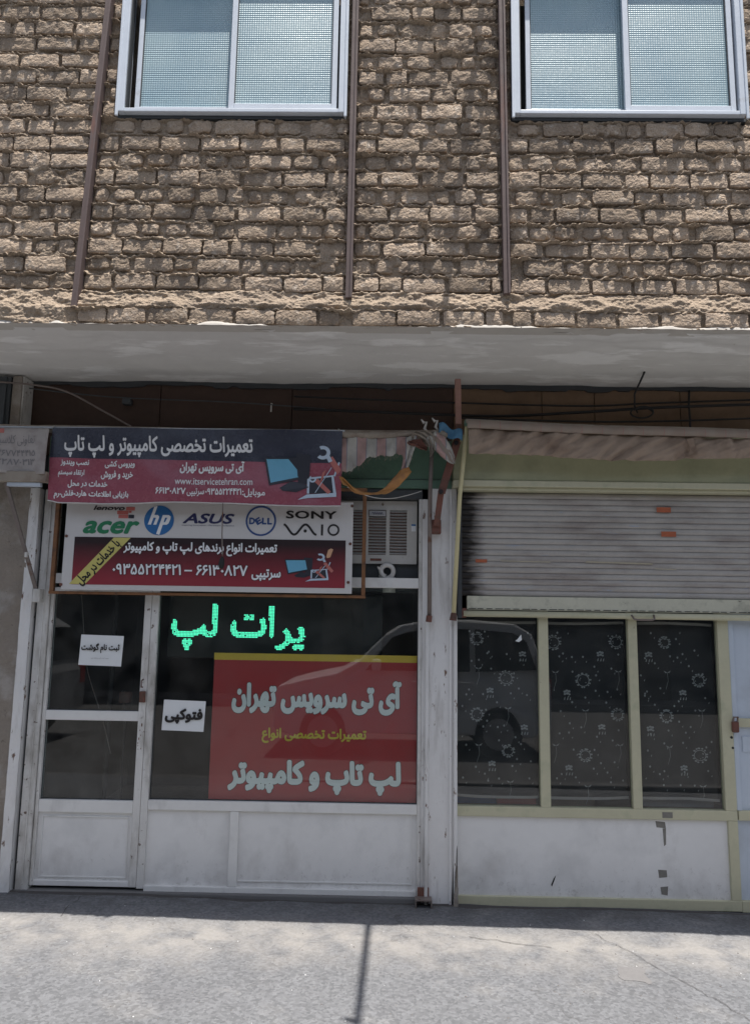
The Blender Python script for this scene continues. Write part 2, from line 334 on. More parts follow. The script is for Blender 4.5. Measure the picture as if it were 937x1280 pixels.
# pavement
def pavement_mat():
    m = mat('worn_asphalt_pavement', (0.176, 0.18, 0.19), 0.95, var=0.12, vscale=2.5, col2=(0.145, 0.147, 0.156), c2=(0.45, 0.7), c2scale=1.3,
            col3=(0.235, 0.232, 0.23), c3=(0.56, 0.75), c3scale=2.4, bump=0.75, bscale=130, bdist=0.006, spec=0.15)
    N = NT(m); b = N.n['Principled BSDF']
    geo = N.node('ShaderNodeNewGeometry'); pos = geo.outputs['Position']
    src = b.inputs['Base Color'].links[0].from_socket
    # aggregate grains: dark and light flecks
    v = N.node('ShaderNodeTexVoronoi'); v.inputs['Scale'].default_value = 75; N.link(pos, v.inputs['Vector'])
    sp = N.node('ShaderNodeSeparateColor'); N.link(v.outputs['Color'], sp.inputs[0])
    g = N.math('ADD', N.math('MULTIPLY', sp.outputs[0], 0.44), 0.76)
    cx = N.node('ShaderNodeCombineXYZ')
    for i in range(3): N.link(g, cx.inputs[i])
    c = N.mix(1.0, src, cx.outputs[0], 'MULTIPLY')
    # pale dust kept outside the shadow strip, so the strip stays darker
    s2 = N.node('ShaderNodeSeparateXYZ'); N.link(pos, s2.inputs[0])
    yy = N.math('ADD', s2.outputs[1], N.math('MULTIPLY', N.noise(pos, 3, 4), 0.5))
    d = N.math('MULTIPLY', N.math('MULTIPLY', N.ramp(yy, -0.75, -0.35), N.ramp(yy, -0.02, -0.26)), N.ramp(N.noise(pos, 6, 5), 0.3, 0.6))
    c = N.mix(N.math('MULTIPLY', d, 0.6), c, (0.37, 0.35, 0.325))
    g2 = N.math('MULTIPLY', N.ramp(yy, -0.06, 0.16), N.ramp(N.noise(pos, 9, 6), 0.25, 0.55))       # oily grime by the doorsteps, which also paints the shadow strip darker
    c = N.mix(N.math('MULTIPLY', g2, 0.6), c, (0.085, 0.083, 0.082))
    # cracks
    v2 = N.node('ShaderNodeTexVoronoi'); v2.feature = 'DISTANCE_TO_EDGE'; v2.inputs['Scale'].default_value = 0.75
    w2 = N.node('ShaderNodeVectorMath'); w2.operation = 'ADD'
    nz = N.node('ShaderNodeTexNoise'); nz.inputs['Scale'].default_value = 3.5; nz.inputs['Detail'].default_value = 6; N.link(pos, nz.inputs['Vector'])
    sc = N.node('ShaderNodeVectorMath'); sc.operation = 'SCALE'; sc.inputs['Scale'].default_value = 0.45; N.link(nz.outputs['Color'], sc.inputs[0])
    N.link(pos, w2.inputs[0]); N.link(sc.outputs[0], w2.inputs[1]); N.link(w2.outputs[0], v2.inputs['Vector'])
    cr = N.ramp(v2.outputs['Distance'], 0.006, 0.0)
    cr = N.math('MULTIPLY', cr, N.ramp(N.noise(pos, 1.7, 3), 0.42, 0.6))
    c = N.mix(N.math('MULTIPLY', cr, 0.4, True), c, (0.07, 0.065, 0.06))
    N.link(c, b.inputs['Base Color'])
    return m
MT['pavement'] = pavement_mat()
MT['road'] = mat('road_asphalt', (0.125, 0.124, 0.124), 0.95, var=0.15, vscale=2, bump=0.6, bscale=150, bdist=0.005, spec=0.15)
MT['kerb'] = mat('kerb_concrete', (0.155, 0.152, 0.15), 0.9, var=0.12, bump=0.4)
MT['patch'] = mat('concrete_patch', (0.2, 0.195, 0.196), 0.95, var=0.12, vscale=6, bump=0.7, bscale=140, bdist=0.005, spec=0.15)

# soot stain at the left end of the shutter slats (grease from the guide rail)
def soot():
    m = MT['slat']; N = NT(m); b = N.n['Principled BSDF']
    src = b.inputs['Base Color'].links[0].from_socket
    geo = N.node('ShaderNodeNewGeometry'); sp = N.node('ShaderNodeSeparateXYZ'); N.link(geo.outputs['Position'], sp.inputs[0])
    xx = N.math('SUBTRACT', sp.outputs[0], N.math('MULTIPLY', N.noise(geo.outputs['Position'], 5, 5, 0.6, (1, 1, 6)), 0.22))
    f = N.ramp(xx, 0.50, 0.40)
    N.link(N.mix(f, src, (0.018, 0.014, 0.012)), b.inputs['Base Color'])
soot()

# ------------------------------------------------------------------ building helpers
ROOTLOC = {}
def props(o, label=None, cat=None, group=None, kind=None):
    if label: o['label'] = label
    if cat: o['category'] = cat
    if group: o['group'] = group
    if kind: o['kind'] = kind
    return o

def thing(name, loc, label, cat, group=None):
    o = bpy.data.objects.new(name, None)
    o.empty_display_size = 0.1
    o.location = loc
    COL.objects.link(o)
    ROOTLOC[o.name] = Vector(loc)
    return props(o, label, cat, group)

def link_mesh(name, me, material, parent=None, smooth=False, loc=None, kind=None):
    me.materials.clear()
    me.materials.append(MT[material] if isinstance(material, str) else material)
    if smooth:
        me.polygons.foreach_set('use_smooth', [True] * len(me.polygons))
    o = bpy.data.objects.new(name, me)
    COL.objects.link(o)
    if parent is not None: o.parent = parent
    if loc is not None: o.location = loc
    if kind: o['kind'] = kind
    return o

class B:
    """collects geometry in world coordinates and links it as one object"""
    def __init__(s): s.v = []; s.f = []
    def add(s, vs, fs):
        n = len(s.v); s.v += [tuple(p) for p in vs]; s.f += [tuple(i + n for i in q) for q in fs]; return s
    def box(s, x0, x1, y0, y1, z0, z1, M=None):
        vs = [Vector((x, y, z)) for x in (x0, x1) for y in (y0, y1) for z in (z0, z1)]
        if M: vs = [M @ v for v in vs]
        return s.add(vs, [(0, 1, 3, 2), (4, 6, 7, 5), (0, 4, 5, 1), (2, 3, 7, 6), (0, 2, 6, 4), (1, 5, 7, 3)])
    def tube(s, pts, r, seg=8, caps=True):
        pts = [Vector(p) for p in pts]; rs = r if isinstance(r, (list, tuple)) else [r] * len(pts)
        vs = []; fs = []; prev = None
        for i, p in enumerate(pts):
            t = (pts[min(i + 1, len(pts) - 1)] - pts[max(i - 1, 0)]).normalized()
            if prev is None:
                a = t.orthogonal().normalized()
            else:
                a = (prev - t * prev.dot(t)).normalized()
            prev = a; b = t.cross(a)
            for k in range(seg):
                th = 2 * PI * k / seg
                vs.append(p + (a * math.cos(th) + b * math.sin(th)) * rs[i])
        for i in range(len(pts) - 1):
            for k in range(seg):
                k2 = (k + 1) % seg
                fs.append((i * seg + k, i * seg + k2, (i + 1) * seg + k2, (i + 1) * seg + k))
        if caps:
            fs.append(tuple(range(seg))[::-1]); fs.append(tuple((len(pts) - 1) * seg + k for k in range(seg)))
        return s.add(vs, fs)
    def bar(s, p, q, wd, dp, up=Vector((0, -1, 0))):
        """rectangular bar from p to q: width wd across, depth dp along 'up'"""
        p = Vector(p); q = Vector(q); t = (q - p).normalized()
        a = t.cross(up).normalized(); u = a.cross(t).normalized()
        vs = [e + a * i * wd / 2 + u * j * dp / 2 for e in (p, q) for i in (-1, 1) for j in (-1, 1)]
        return s.add(vs, [(0, 1, 3, 2), (4, 6, 7, 5), (0, 4, 5, 1), (2, 3, 7, 6), (0, 2, 6, 4), (1, 5, 7, 3)])
    def prism(s, poly, y0, y1):
        """polygon in (x, z), y0 in front, y1 behind"""
        n = len(poly)
        vs = [(x, y0, z) for x, z in poly] + [(x, y1, z) for x, z in poly]
        return s.add(vs, [tuple(range(n)), tuple(range(2 * n - 1, n - 1, -1))] + [(i, i + n, (i + 1) % n + n, (i + 1) % n) for i in range(n)])
    def grid(s, X, Y, Z, thick=None):
        nz, nx = X.shape
        vs = np.stack([X, Y, Z], -1).reshape(-1, 3)
        fs = [(j * nx + i, j * nx + i + 1, (j + 1) * nx + i + 1, (j + 1) * nx + i) for j in range(nz - 1) for i in range(nx - 1)]
        return s.add([tuple(v) for v in vs], fs)
    def build(s, name, material, parent=None, smooth=False, bevel=0, kind=None, solid=0, recalc=True):
        off = ROOTLOC.get(root_of(parent).name, Vector()) if parent else Vector()
        me = bpy.data.meshes.new(name)
        me.from_pydata([(x - off.x, y - off.y, z - off.z) for x, y, z in s.v], [], s.f)
        if recalc:
            bm = bmesh.new(); bm.from_mesh(me); bmesh.ops.recalc_face_normals(bm, faces=bm.faces); bm.to_mesh(me); bm.free()
        me.update()
        o = link_mesh(name, me, material, parent, smooth, kind=kind)
        if bevel:
            md = o.modifiers.new('bevel', 'BEVEL'); md.width = bevel; md.segments = 2; md.limit_method = 'ANGLE'
        if solid:
            md = o.modifiers.new('thickness', 'SOLIDIFY'); md.thickness = solid; md.offset = 0
        return o

def root_of(o):
    while o.parent is not None: o = o.parent
    return o

def boxobj(name, material, parent, x0, x1, y0, y1, z0, z1, bevel=0.002):
    return B().box(x0, x1, y0, y1, z0, z1).build(name, material, parent, bevel=bevel)

# ------------------------------------------------------------------ Persian lettering
FORMS = {}
def _f(ch, start, n): FORMS[ch] = [start + i for i in range(n)]
for ch, st, n in [('ا', 0xFE8D, 2), ('آ', 0xFE81, 2), ('ب', 0xFE8F, 4), ('پ', 0xFB56, 4), ('ت', 0xFE95, 4), ('ث', 0xFE99, 4), ('ج', 0xFE9D, 4),
                  ('ح', 0xFEA1, 4), ('خ', 0xFEA5, 4), ('د', 0xFEA9, 2), ('ر', 0xFEAD, 2), ('ز', 0xFEAF, 2), ('س', 0xFEB1, 4), ('ش', 0xFEB5, 4),
                  ('ص', 0xFEB9, 4), ('ط', 0xFEC1, 4), ('ع', 0xFEC9, 4), ('ف', 0xFED1, 4), ('ق', 0xFED5, 4), ('ک', 0xFB8E, 4), ('گ', 0xFB92, 4),
                  ('ل', 0xFEDD, 4), ('م', 0xFEE1, 4), ('ن', 0xFEE5, 4), ('و', 0xFEED, 2), ('ه', 0xFEE9, 4), ('ی', 0xFBFC, 4), ('ء', 0xFE80, 1)]:
    _f(ch, st, n)
def persian(s):
    s = s.replace('لا', '\ue000')
    FORMS['\ue000'] = [0xFEFB, 0xFEFC]
    out = []
    for i, ch in enumerate(s):
        if ch not in FORMS: out.append(ch); continue
        f = FORMS[ch]
        pj = i > 0 and s[i - 1] in FORMS and len(FORMS[s[i - 1]]) == 4
        nj = len(f) == 4 and i + 1 < len(s) and s[i + 1] in FORMS and len(FORMS[s[i + 1]]) > 1
        idx = (3 if nj else 1) if pj else (2 if nj else 0)
        out.append(chr(f[min(idx, len(f) - 1)]))
    # right-to-left: reverse, but keep digit runs in reading order
    runs = []; 
    for ch in out:
        d = ch in '۰۱۲۳۴۵۶۷۸۹'
        if d and runs and runs[-1][0]: runs[-1][1].append(ch)
        else: runs.append((d, [ch]))
    return ''.join(''.join(c) for d, c in reversed(runs))

def text_mesh(body, bold=0.0, shear=0.0, space=1.0):
    c = bpy.data.curves.new('lettering', 'FONT')
    c.body = body; c.size = 1; c.shear = shear; c.resolution_u = 3; c.space_character = space; c.fill_mode = 'NONE'
    o = bpy.data.objects.new('lettering', c); COL.objects.link(o)
    dg = bpy.context.evaluated_depsgraph_get(); dg.update()
    me = bpy.data.meshes.new_from_object(o.evaluated_get(dg))
    bpy.data.objects.remove(o); bpy.data.curves.remove(c)
    # fill the outlines by winding number (the strokes of this script's letters overlap)
    co = np.array([v.co[:2] for v in me.vertices]); ed = np.array([e.vertices[:] for e in me.edges])
    bpy.data.meshes.remove(me)
    res = delaunay_2d_cdt([Vector(p) for p in co], [tuple(int(i) for i in e) for e in ed], [], 0, 1e-5)
    V = np.array([v[:] for v in res[0]]); T = np.array([f[:] for f in res[2]])
    ctr = V[T].mean(1)
    A, Bq = co[ed[:, 0]], co[ed[:, 1]]
    py = ctr[:, 1][:, None]
    up = (A[None, :, 1] <= py) & (Bq[None, :, 1] > py); dn = (A[None, :, 1] > py) & (Bq[None, :, 1] <= py)
    side = (Bq[None, :, 0] - A[None, :, 0]) * (py - A[None, :, 1]) - (ctr[:, 0][:, None] - A[None, :, 0]) * (Bq[None, :, 1] - A[None, :, 1])
    wn = (up & (side > 0)).sum(1) - (dn & (side < 0)).sum(1)
    T = T[wn != 0]
    used = np.unique(T); remap = -np.ones(len(V), int); remap[used] = np.arange(len(used))
    me = bpy.data.meshes.new('lettering')
    me.from_pydata([(x, y, 0) for x, y in V[used]], [], [tuple(int(i) for i in t) for t in remap[T]]); me.update()
    if bold > 0:                                 # heavier strokes: shifted copies, each a hair in front of the last
        bm = bmesh.new(); bm.from_mesh(me); bpy.data.meshes.remove(me)
        src = list(bm.faces)
        n = 8 if bold < 0.05 else 12
        for k in range(n):
            a = 2 * PI * k / n
            g = bmesh.ops.duplicate(bm, geom=src)
            vs = [v for v in g['geom'] if isinstance(v, bmesh.types.BMVert)]
            bmesh.ops.translate(bm, verts=vs, vec=(bold * math.cos(a), bold * math.sin(a), 0.00004 * (k + 1)))
        me = bpy.data.meshes.new('lettering'); bm.to_mesh(me); bm.free()
    return me

def put_text(body, x0, x1, z0, z1, yfun, material, parent, bold=0.0, shear=0.0, rot=0.0, name='lettering', rtl=True, lift=0.002, space=1.0, grow=0.0, off=(0, 0)):
    """fit the lettering to the box x0..x1, z0..z1 (before rotation about its centre) on the surface yfun(x, z)"""
    me = text_mesh(persian(body) if rtl else body, bold + grow, shear, space)
    n = len(me.vertices)
    co = np.empty(n * 3); me.vertices.foreach_get('co', co); co = co.reshape(-1, 3)
    lo = co.min(0); hi = co.max(0)
    if grow:                                    # an outline keeps the size of the letters it surrounds
        lo = lo + grow; hi = hi - grow
    px = (co[:, 0] - lo[0]) / (hi[0] - lo[0]); pz = (co[:, 1] - lo[1]) / (hi[1] - lo[1])
    X = x0 + px * (x1 - x0); Z = z0 + pz * (z1 - z0)
    if rot:
        cx, cz = (x0 + x1) / 2, (z0 + z1) / 2; c, s = math.cos(rot), math.sin(rot)
        X, Z = cx + (X - cx) * c - (Z - cz) * s, cz + (X - cx) * s + (Z - cz) * c
    X = X + off[0]; Z = Z + off[1]
    Y = (yfun(X, Z) if callable(yfun) else np.full(n, yfun)) - lift - co[:, 2]
    offv = ROOTLOC[root_of(parent).name] if parent else Vector()
    co = np.stack([X - offv.x, Y - offv.y, Z - offv.z], -1)
    me.vertices.foreach_set('co', co.ravel()); me.update()
    me.name = name
    return link_mesh(name, me, material, parent)

def flat(polys, y, material, parent, name, yfun=None, lift=0.0):
    """flat printed shapes: polygons in (x, z)"""
    b = B()
    for i, p in enumerate(polys):
        vs = [(x, (yfun(np.array(x), np.array(z)) if yfun else y) - lift - (i % 12) * 0.00004, z) for x, z in p]
        b.add(vs, [tuple(range(len(p)))])
    return b.build(name, material, parent, recalc=False)

def disc(cx, cz, rx, rz=None, n=28, a0=0, a1=2 * PI):
    rz = rz or rx
    return [(cx + rx * math.cos(a0 + (a1 - a0) * i / n), cz + rz * math.sin(a0 + (a1 - a0) * i / n)) for i in range(n)]
def ring(cx, cz, r, wd, n=32, sq=1.0):
    return [[(cx + rr * math.cos(a), cz + sq * rr * math.sin(a)) for rr, a in ((r, a0), (r, a1), (r - wd, a1), (r - wd, a0))]
            for a0, a1 in [(2 * PI * i / n, 2 * PI * (i + 1) / n) for i in range(n)]]
def stroke(pts, wd):
    out = []
    for (x0, z0), (x1, z1) in zip(pts[:-1], pts[1:]):
        d = math.hypot(x1 - x0, z1 - z0) or 1; nx, nz = -(z1 - z0) / d * wd / 2, (x1 - x0) / d * wd / 2
        ex, ez = (x1 - x0) / d * wd * 0.15, (z1 - z0) / d * wd * 0.15
        out.append([(x0 - ex + nx, z0 - ez + nz), (x1 + ex + nx, z1 + ez + nz), (x1 + ex - nx, z1 + ez - nz), (x0 - ex - nx, z0 - ez - nz)])
    return out

# ------------------------------------------------------------------ ground
def gz(x): return -0.0105 * (x + 2.1) - 0.004        # the pavement falls gently to the right
def ground():
    xs = np.concatenate([[-60, -25, -10, -5], np.linspace(-3.2, 3.2, 161), [5, 10, 25, 60]])
    ys = np.linspace(-3.3, 0.25, 90)
    X, Y = np.meshgrid(xs, ys)
    Z = gz(np.clip(X, -4, 4)) + (fbm(X * 1.3, Y * 1.3, 5) - 0.5) * 0.022 * (np.abs(X) < 4) + (fbm(X * 6, Y * 6, 8) - 0.5) * 0.006
    b = B(); b.grid(X, Y, Z)
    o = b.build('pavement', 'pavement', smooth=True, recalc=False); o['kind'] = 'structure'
    k = B(); k.box(-60, 60, -3.46, -3.3, -0.3, -0.005)
    o = k.build('kerb', 'kerb', bevel=0.012); o['kind'] = 'structure'
    r = B(); r.add([(-400, -11.5, -0.14), (400, -11.5, -0.14), (400, -3.44, -0.14), (-400, -3.44, -0.14)], [(0, 1, 2, 3)])
    o = r.build('road', 'road', recalc=False); o['kind'] = 'structure'
    r = B(); r.add([(-400, -400, -0.16), (400, -400, -0.16), (400, 400, -0.16), (-400, 400, -0.16)], [(0, 1, 2, 3)])
    o = r.build('ground', 'road', recalc=False); o['kind'] = 'structure'
    r = B(); r.box(-60, 60, -14.0, -11.5, -0.3, 0.0)
    o = r.build('far_pavement', 'kerb', bevel=0.012); o['kind'] = 'structure'
ground()

# ------------------------------------------------------------------ upper brick wall
YW = -0.935            # face of the brickwork
WX0, WX1, WZ0, WZ1 = -3.0, 2.85, 3.075, 5.22
PITCH = 0.0995
WIN = [(-1.487, -0.256), (0.655, 1.896)]
WINZ0 = 4.285
POSTS = [(-1.642, 3.18, -1.57, 5.2), (-0.213, 3.25, -0.208, 5.2), (0.608, 3.28, 0.592, 5.2)]
def post_x(i, z):
    x0, z0, x1, z1 = POSTS[i]; return x0 + (x1 - x0) * (z - z0) / (z1 - z0)
def row_shift(x): return 0.007 * (vnoise(x * 1.6, x * 0, 3) - 0.5) * 2
wall = thing('brick_wall', (0, YW, WZ0), 'rough brown brick wall of the upper storey with squeezed out earth mortar', 'wall')

def lower_bulge(x, z):
    """the thickened foot of the wall: a sloping mortar fillet over the lowest course"""
    n = (fbm(x * 5, z * 5, 41) - 0.5) * 0.06
    return 0.036 * (1 - sstep(3.165, 3.265, z + n))

def mortar_height(X, Z):
    t = (Z - WZ0 - row_shift(X)) / PITCH
    row = np.floor(t).astype(int); f = t - row
    h = np.full(X.shape, -0.085)
    h = h + 0.068 * sstep(0.545, 0.60, fbm(X * 13, Z * 9, 11))                       # open and filled perpends
    h += 0.017 * sstep(0.58, 0.66, fbm(X * 6.1, Z * 9.5, 12, 5))                     # mortar smeared across the faces
    # squeezed bed joints: one ragged lip per course, drooping over the course below
    for k in (0, 1):
        rr = row + k
        n1 = fbm(X * 8 + rr * 9.7, rr * 3.1, 21, 5); n2 = fbm(X * 34 + rr * 5.1, Z * 14 + rr * 5.3, 24, 4)
        amp = -0.004 + 0.028 * np.clip(n1 * 2.2 - 0.80, 0, 1) * np.clip(n2 * 2.6 - 0.55, 0, 1.4) + 0.008 * n2
        ctr = -0.12 + 0.22 * (fbm(X * 11 + rr * 4.3, rr * 7.7, 22, 5) - 0.5) * 2 + 0.12 * (vnoise(X * 75 + rr, rr * 2.7, 26) - 0.5)
        d = f - k - ctr
        wdt = np.where(d < 0, 0.04, 0.13)
        h = np.maximum(h, -0.020 + (amp + 0.017) * np.exp(-(d / wdt) ** 2) * 1.1)
    rdg = np.abs(fbm(X * 26, Z * 30, 33, 4) - 0.5) * 2                              # torn, ridged surface
    h += (0.22 - rdg) * 0.016
    h += (fbm(X * 34, Z * 40, 31, 4) - 0.5) * 0.007
    h += (fbm(X * 120, Z * 120, 32, 2) - 0.5) * 0.007
    low = lower_bulge(X, Z)
    left = 1 - sstep(-1.75, -1.62, X)
    mud = (1 - sstep(3.19, 3.25, Z + (fbm(X * 6, Z * 3, 44) - 0.5) * 0.05))
    fillet = sstep(3.165, 3.19, Z) * (1 - sstep(3.25, 3.29, Z + (fbm(X * 5, Z * 5, 46) - 0.5) * 0.05))
    rough = (fbm(X * 14, Z * 26, 45, 5) - 0.5) * 0.042 + (fbm(X * 70, Z * 90, 47, 2) - 0.5) * 0.012
    cover = np.clip(np.maximum(fillet, left * mud), 0, 1)
    h = h * (1 - cover) + cover * (0.006 + rough)
    return h + low

def build_mortar():
    nx, nz = 1120, 600
    X, Z = np.meshgrid(np.linspace(WX0, WX1, nx), np.linspace(WZ0 - 0.005, WZ1, nz))
    H = mortar_height(X, Z)
    # reveal behind the steel posts
    P = np.stack([X, -H, Z - WZ0], -1).reshape(-1, 3)
    i = np.arange(nz * nx).reshape(nz, nx)
    q = np.stack([i[:-1, :-1], i[:-1, 1:], i[1:, 1:], i[1:, :-1]], -1)
    xc = (X[:-1, :-1] + X[1:, 1:]) / 2; zc = (Z[:-1, :-1] + Z[1:, 1:]) / 2
    keep = np.ones(xc.shape, bool)
    for a, b in WIN: keep &= ~((xc > a - 0.012) & (xc < b + 0.012) & (zc > WINZ0 - 0.022) & (zc < 5.15))
    q = q[keep]
    me = bpy.data.meshes.new('mortar')
    me.vertices.add(len(P)); me.vertices.foreach_set('co', P.ravel())
    me.loops.add(q.size); me.loops.foreach_set('vertex_index', q.ravel().astype(np.int32))
    me.polygons.add(len(q)); me.polygons.foreach_set('loop_start', np.arange(0, q.size, 4, dtype=np.int32)); me.polygons.foreach_set('loop_total', np.full(len(q), 4, dtype=np.int32))
    me.update(calc_edges=True); me.validate()
    link_mesh('mortar', me, 'mortar', wall)
    # the masonry core behind, so that nothing shows through
    b = B()
    zt = 6.6
    spans = [(WX0, WIN[0][0] - 0.01), (WIN[0][1] + 0.01, WIN[1][0] - 0.01), (WIN[1][1] + 0.01, WX1)]
    for a, c in spans: b.box(a, c, YW + 0.12, YW + 0.3, WZ0 + 0.05, 5.22)
    for a, c in WIN: b.box(a - 0.01, c + 0.01, YW + 0.12, YW + 0.3, WZ0 + 0.05, WINZ0 - 0.02)
    b.build('core', 'mortar', wall)
    b = B(); b.box(WX0, WX1, YW + 0.002, YW + 0.3, 5.222, zt)
    b.build('upper_masonry', 'mortar', wall)
build_mortar()

def brick_mesh(wd, ht, seed, rubble):
    nx = max(7, int(wd / 0.0095)); nz = 9
    u, v = np.meshgrid(np.linspace(-1, 1, nx), np.linspace(-1, 1, nz))
    p = 14.0 if not rubble else 4.5                                        # rounder corners on the broken pieces
    rr = (np.abs(u) ** p + np.abs(v) ** p) ** (1 / p)
    k = np.where(rr > 1, 1 / np.maximum(rr, 1e-6), 1.0)
    a = 0.010 if not rubble else 0.015
    X = u * k * wd / 2 + (fbm(u * 2.2 + seed * 3.1, v * 2 + seed, 51, 3) - 0.5) * a
    Z = v * k * ht / 2 + (fbm(u * 3.1 + seed * 1.7, v * 2 - seed, 52, 3) - 0.5) * a
    edge = np.maximum(np.abs(u) ** 6, np.abs(v) ** 4)
    H = (fbm(X * 34 + seed * 5.7, Z * 34, 53, 5) - 0.5) * (0.016 if rubble else 0.010) + (vnoise(X * 150 + seed, Z * 150, 57) - 0.5) * 0.0022 - edge * 0.0045
    H += X * RNG.uniform(-0.03, 0.03) + Z * RNG.uniform(-0.10, 0.04)
    if rubble: H -= 0.05 * np.clip(np.abs(X) / wd * 2 - 0.6, 0, 1) * RNG.uniform(0, 0.6)
    verts = [(X[j, i], -H[j, i], Z[j, i]) for j in range(nz) for i in range(nx)]
    faces = [(j * nx + i, j * nx + i + 1, (j + 1) * nx + i + 1, (j + 1) * nx + i) for j in range(nz - 1) for i in range(nx - 1)]
    rim = [(0, i) for i in range(nx)] + [(j, nx - 1) for j in range(1, nz)] + [(nz - 1, i) for i in range(nx - 2, -1, -1)] + [(j, 0) for j in range(nz - 2, 0, -1)]
    idx = [j * nx + i for j, i in rim]; n0 = len(verts)
    verts += [(verts[i][0], 0.085, verts[i][2]) for i in idx]
    m = len(idx)
    faces += [(idx[(i + 1) % m], idx[i], n0 + i, n0 + (i + 1) % m) for i in range(m)]
    me = bpy.data.meshes.new('brick'); me.from_pydata(verts, [], faces); me.update()
    return me

def lay_bricks():
    specs = []
    rows = int((WZ1 - WZ0) / PITCH)
    bays = [(WX0, None), (0, 1), (1, 2), (2, WX1)]
    for r in range(rows):
        zb = WZ0 + r * PITCH
        zc = zb + PITCH * 0.46
        for bi in range(4):
            xa = WX0 if bi == 0 else post_x(bi - 1, zc) + 0.026
            xb = WX1 if bi == 3 else post_x(bi, zc) - 0.026
            if bi == 0 and zc < 3.25: continue
            if r == 1: continue                                     # the mortar fillet over the lowest course
            rubble_row = (r + (bi == 0)) % 2 == 1 and not (bi == 0 and RNG.random() < 0.6)
            x = xa - RNG.uniform(0, 0.12)
            while x < xb - 0.03:
                rub = rubble_row and RNG.random() < 0.85
                wd = RNG.uniform(0.075, 0.15) if rub else RNG.uniform(0.195, 0.222)
                if not rub and RNG.random() < 0.15: wd = RNG.uniform(0.09, 0.15)
                gap = RNG.uniform(0.008, 0.022) + (RNG.uniform(0, 0.02) if rub else 0)
                a, b = max(x, xa), min(x + wd, xb)
                x += wd + gap
                if b - a < 0.045: continue
                cx = (a + b) / 2
                skip = False
                for (wa, wb) in WIN:
                    if zc + 0.035 > WINZ0 - 0.02 and zc < 5.16 and b > wa - 0.012 and a < wb + 0.012:
                        if a < wa - 0.06 and b > wa - 0.012: b = wa - 0.014
                        elif b > wb + 0.06 and a < wb + 0.012: a = wb + 0.014
                        else: skip = True
                if skip or b - a < 0.045: continue
                cx = (a + b) / 2
                ht = RNG.uniform(0.071, 0.081) if not rub else RNG.uniform(0.06, 0.078)
                specs.append((cx, zc + float(row_shift(np.array(cx))) + RNG.uniform(-0.004, 0.004), b - a - 0.002, ht, rub, r))
    # the largest in the photograph become parts of their own, the rest one part
    def shown(s):
        cx, zc, wd, ht, rub, r = s
        vis = -2.13 < cx < 1.93 and zc < 5.0
        return (wd * ht * (1.0 if zc > 3.2 else 1.05) - 0.0003 * (zc - 3.1)) + (1 if vis else 0)
    order = sorted(range(len(specs)), key=lambda i: -shown(specs[i]))
    top = set(order[:296])
    rest_v = []; rest_f = []
    for i, (cx, zc, wd, ht, rub, r) in enumerate(specs):
        me = brick_mesh(wd, ht, i * 0.37, rub)
        low = float(lower_bulge(np.array(cx), np.array(zc)))
        yy = -(RNG.uniform(0.0, 0.009) - (0.003 if rub else 0) + low)
        roll = RNG.uniform(-0.025, 0.025) * (3 if rub else 1)
        if i in top:
            o = link_mesh('brick', me, 'brick', wall, loc=(cx, yy, zc - WZ0))
            o.rotation_euler = (0, roll, 0)
        else:
            n0 = len(rest_v); M = Matrix.Translation((cx, yy, zc - WZ0)) @ Matrix.Rotation(roll, 4, 'Y')
            rest_v += [tuple(M @ v.co) for v in me.vertices]
            rest_f += [tuple(j + n0 for j in p.vertices) for p in me.polygons]
            bpy.data.meshes.remove(me)
    me = bpy.data.meshes.new('small_bricks'); me.from_pydata(rest_v, [], rest_f); me.update()
    link_mesh('small_bricks', me, 'brick', wall, kind='stuff')
lay_bricks()

for i in range(3):                                   # flat steel uprights bedded in the wall
    x0, z0, x1, z1 = POSTS[i]
    b = B(); up = Vector((0, -1, 0))
    b.bar((x0, YW - 0.012, z0 - 0.02), (x1, YW - 0.012, z1), 0.034, 0.05)
    b.bar((x0 + 0.011, YW - 0.04, z0 - 0.02), (x1 + 0.011, YW - 0.04, z1), 0.012, 0.008)
    b.build('steel_post', 'beam', wall, bevel=0.002)

# chipped white plaster lip along the foot of the brickwork
def lip():
    b = B(); n = 420
    xs = np.linspace(WX0, WX1, n)
    top = 3.070 + 0.022 * np.clip(fbm(xs * 4.5, xs * 0, 61, 6) * 3.0 - 1.25, 0, 1) + 0.004 * fbm(xs * 40, xs * 0, 62, 3)
    front = YW - 0.042 - 0.010 * fbm(xs * 18, xs * 0, 63, 3)
    bot = 3.069 + 0.003 * fbm(xs * 25, xs * 0, 64, 2)
    vs = []
    for i in range(n):
        vs += [(xs[i], YW + 0.05, bot[i]), (xs[i], front[i], bot[i]), (xs[i], front[i] + 0.004, (top[i] + bot[i]) / 2), (xs[i], front[i] + 0.012, top[i]), (xs[i], YW + 0.05, top[i])]
    fs = [(5 * i + k, 5 * i + 5 + k, 5 * i + 6 + k, 5 * i + 1 + k) for i in range(n - 1) for k in range(4)]
    b.add(vs, fs)
    return b
slab = thing('overhang_slab', (0, -0.45, 3.07), 'pale grey plastered underside of the overhanging upper floor', 'overhang')
lip().build('plaster_lip', 'whiteplaster', slab)
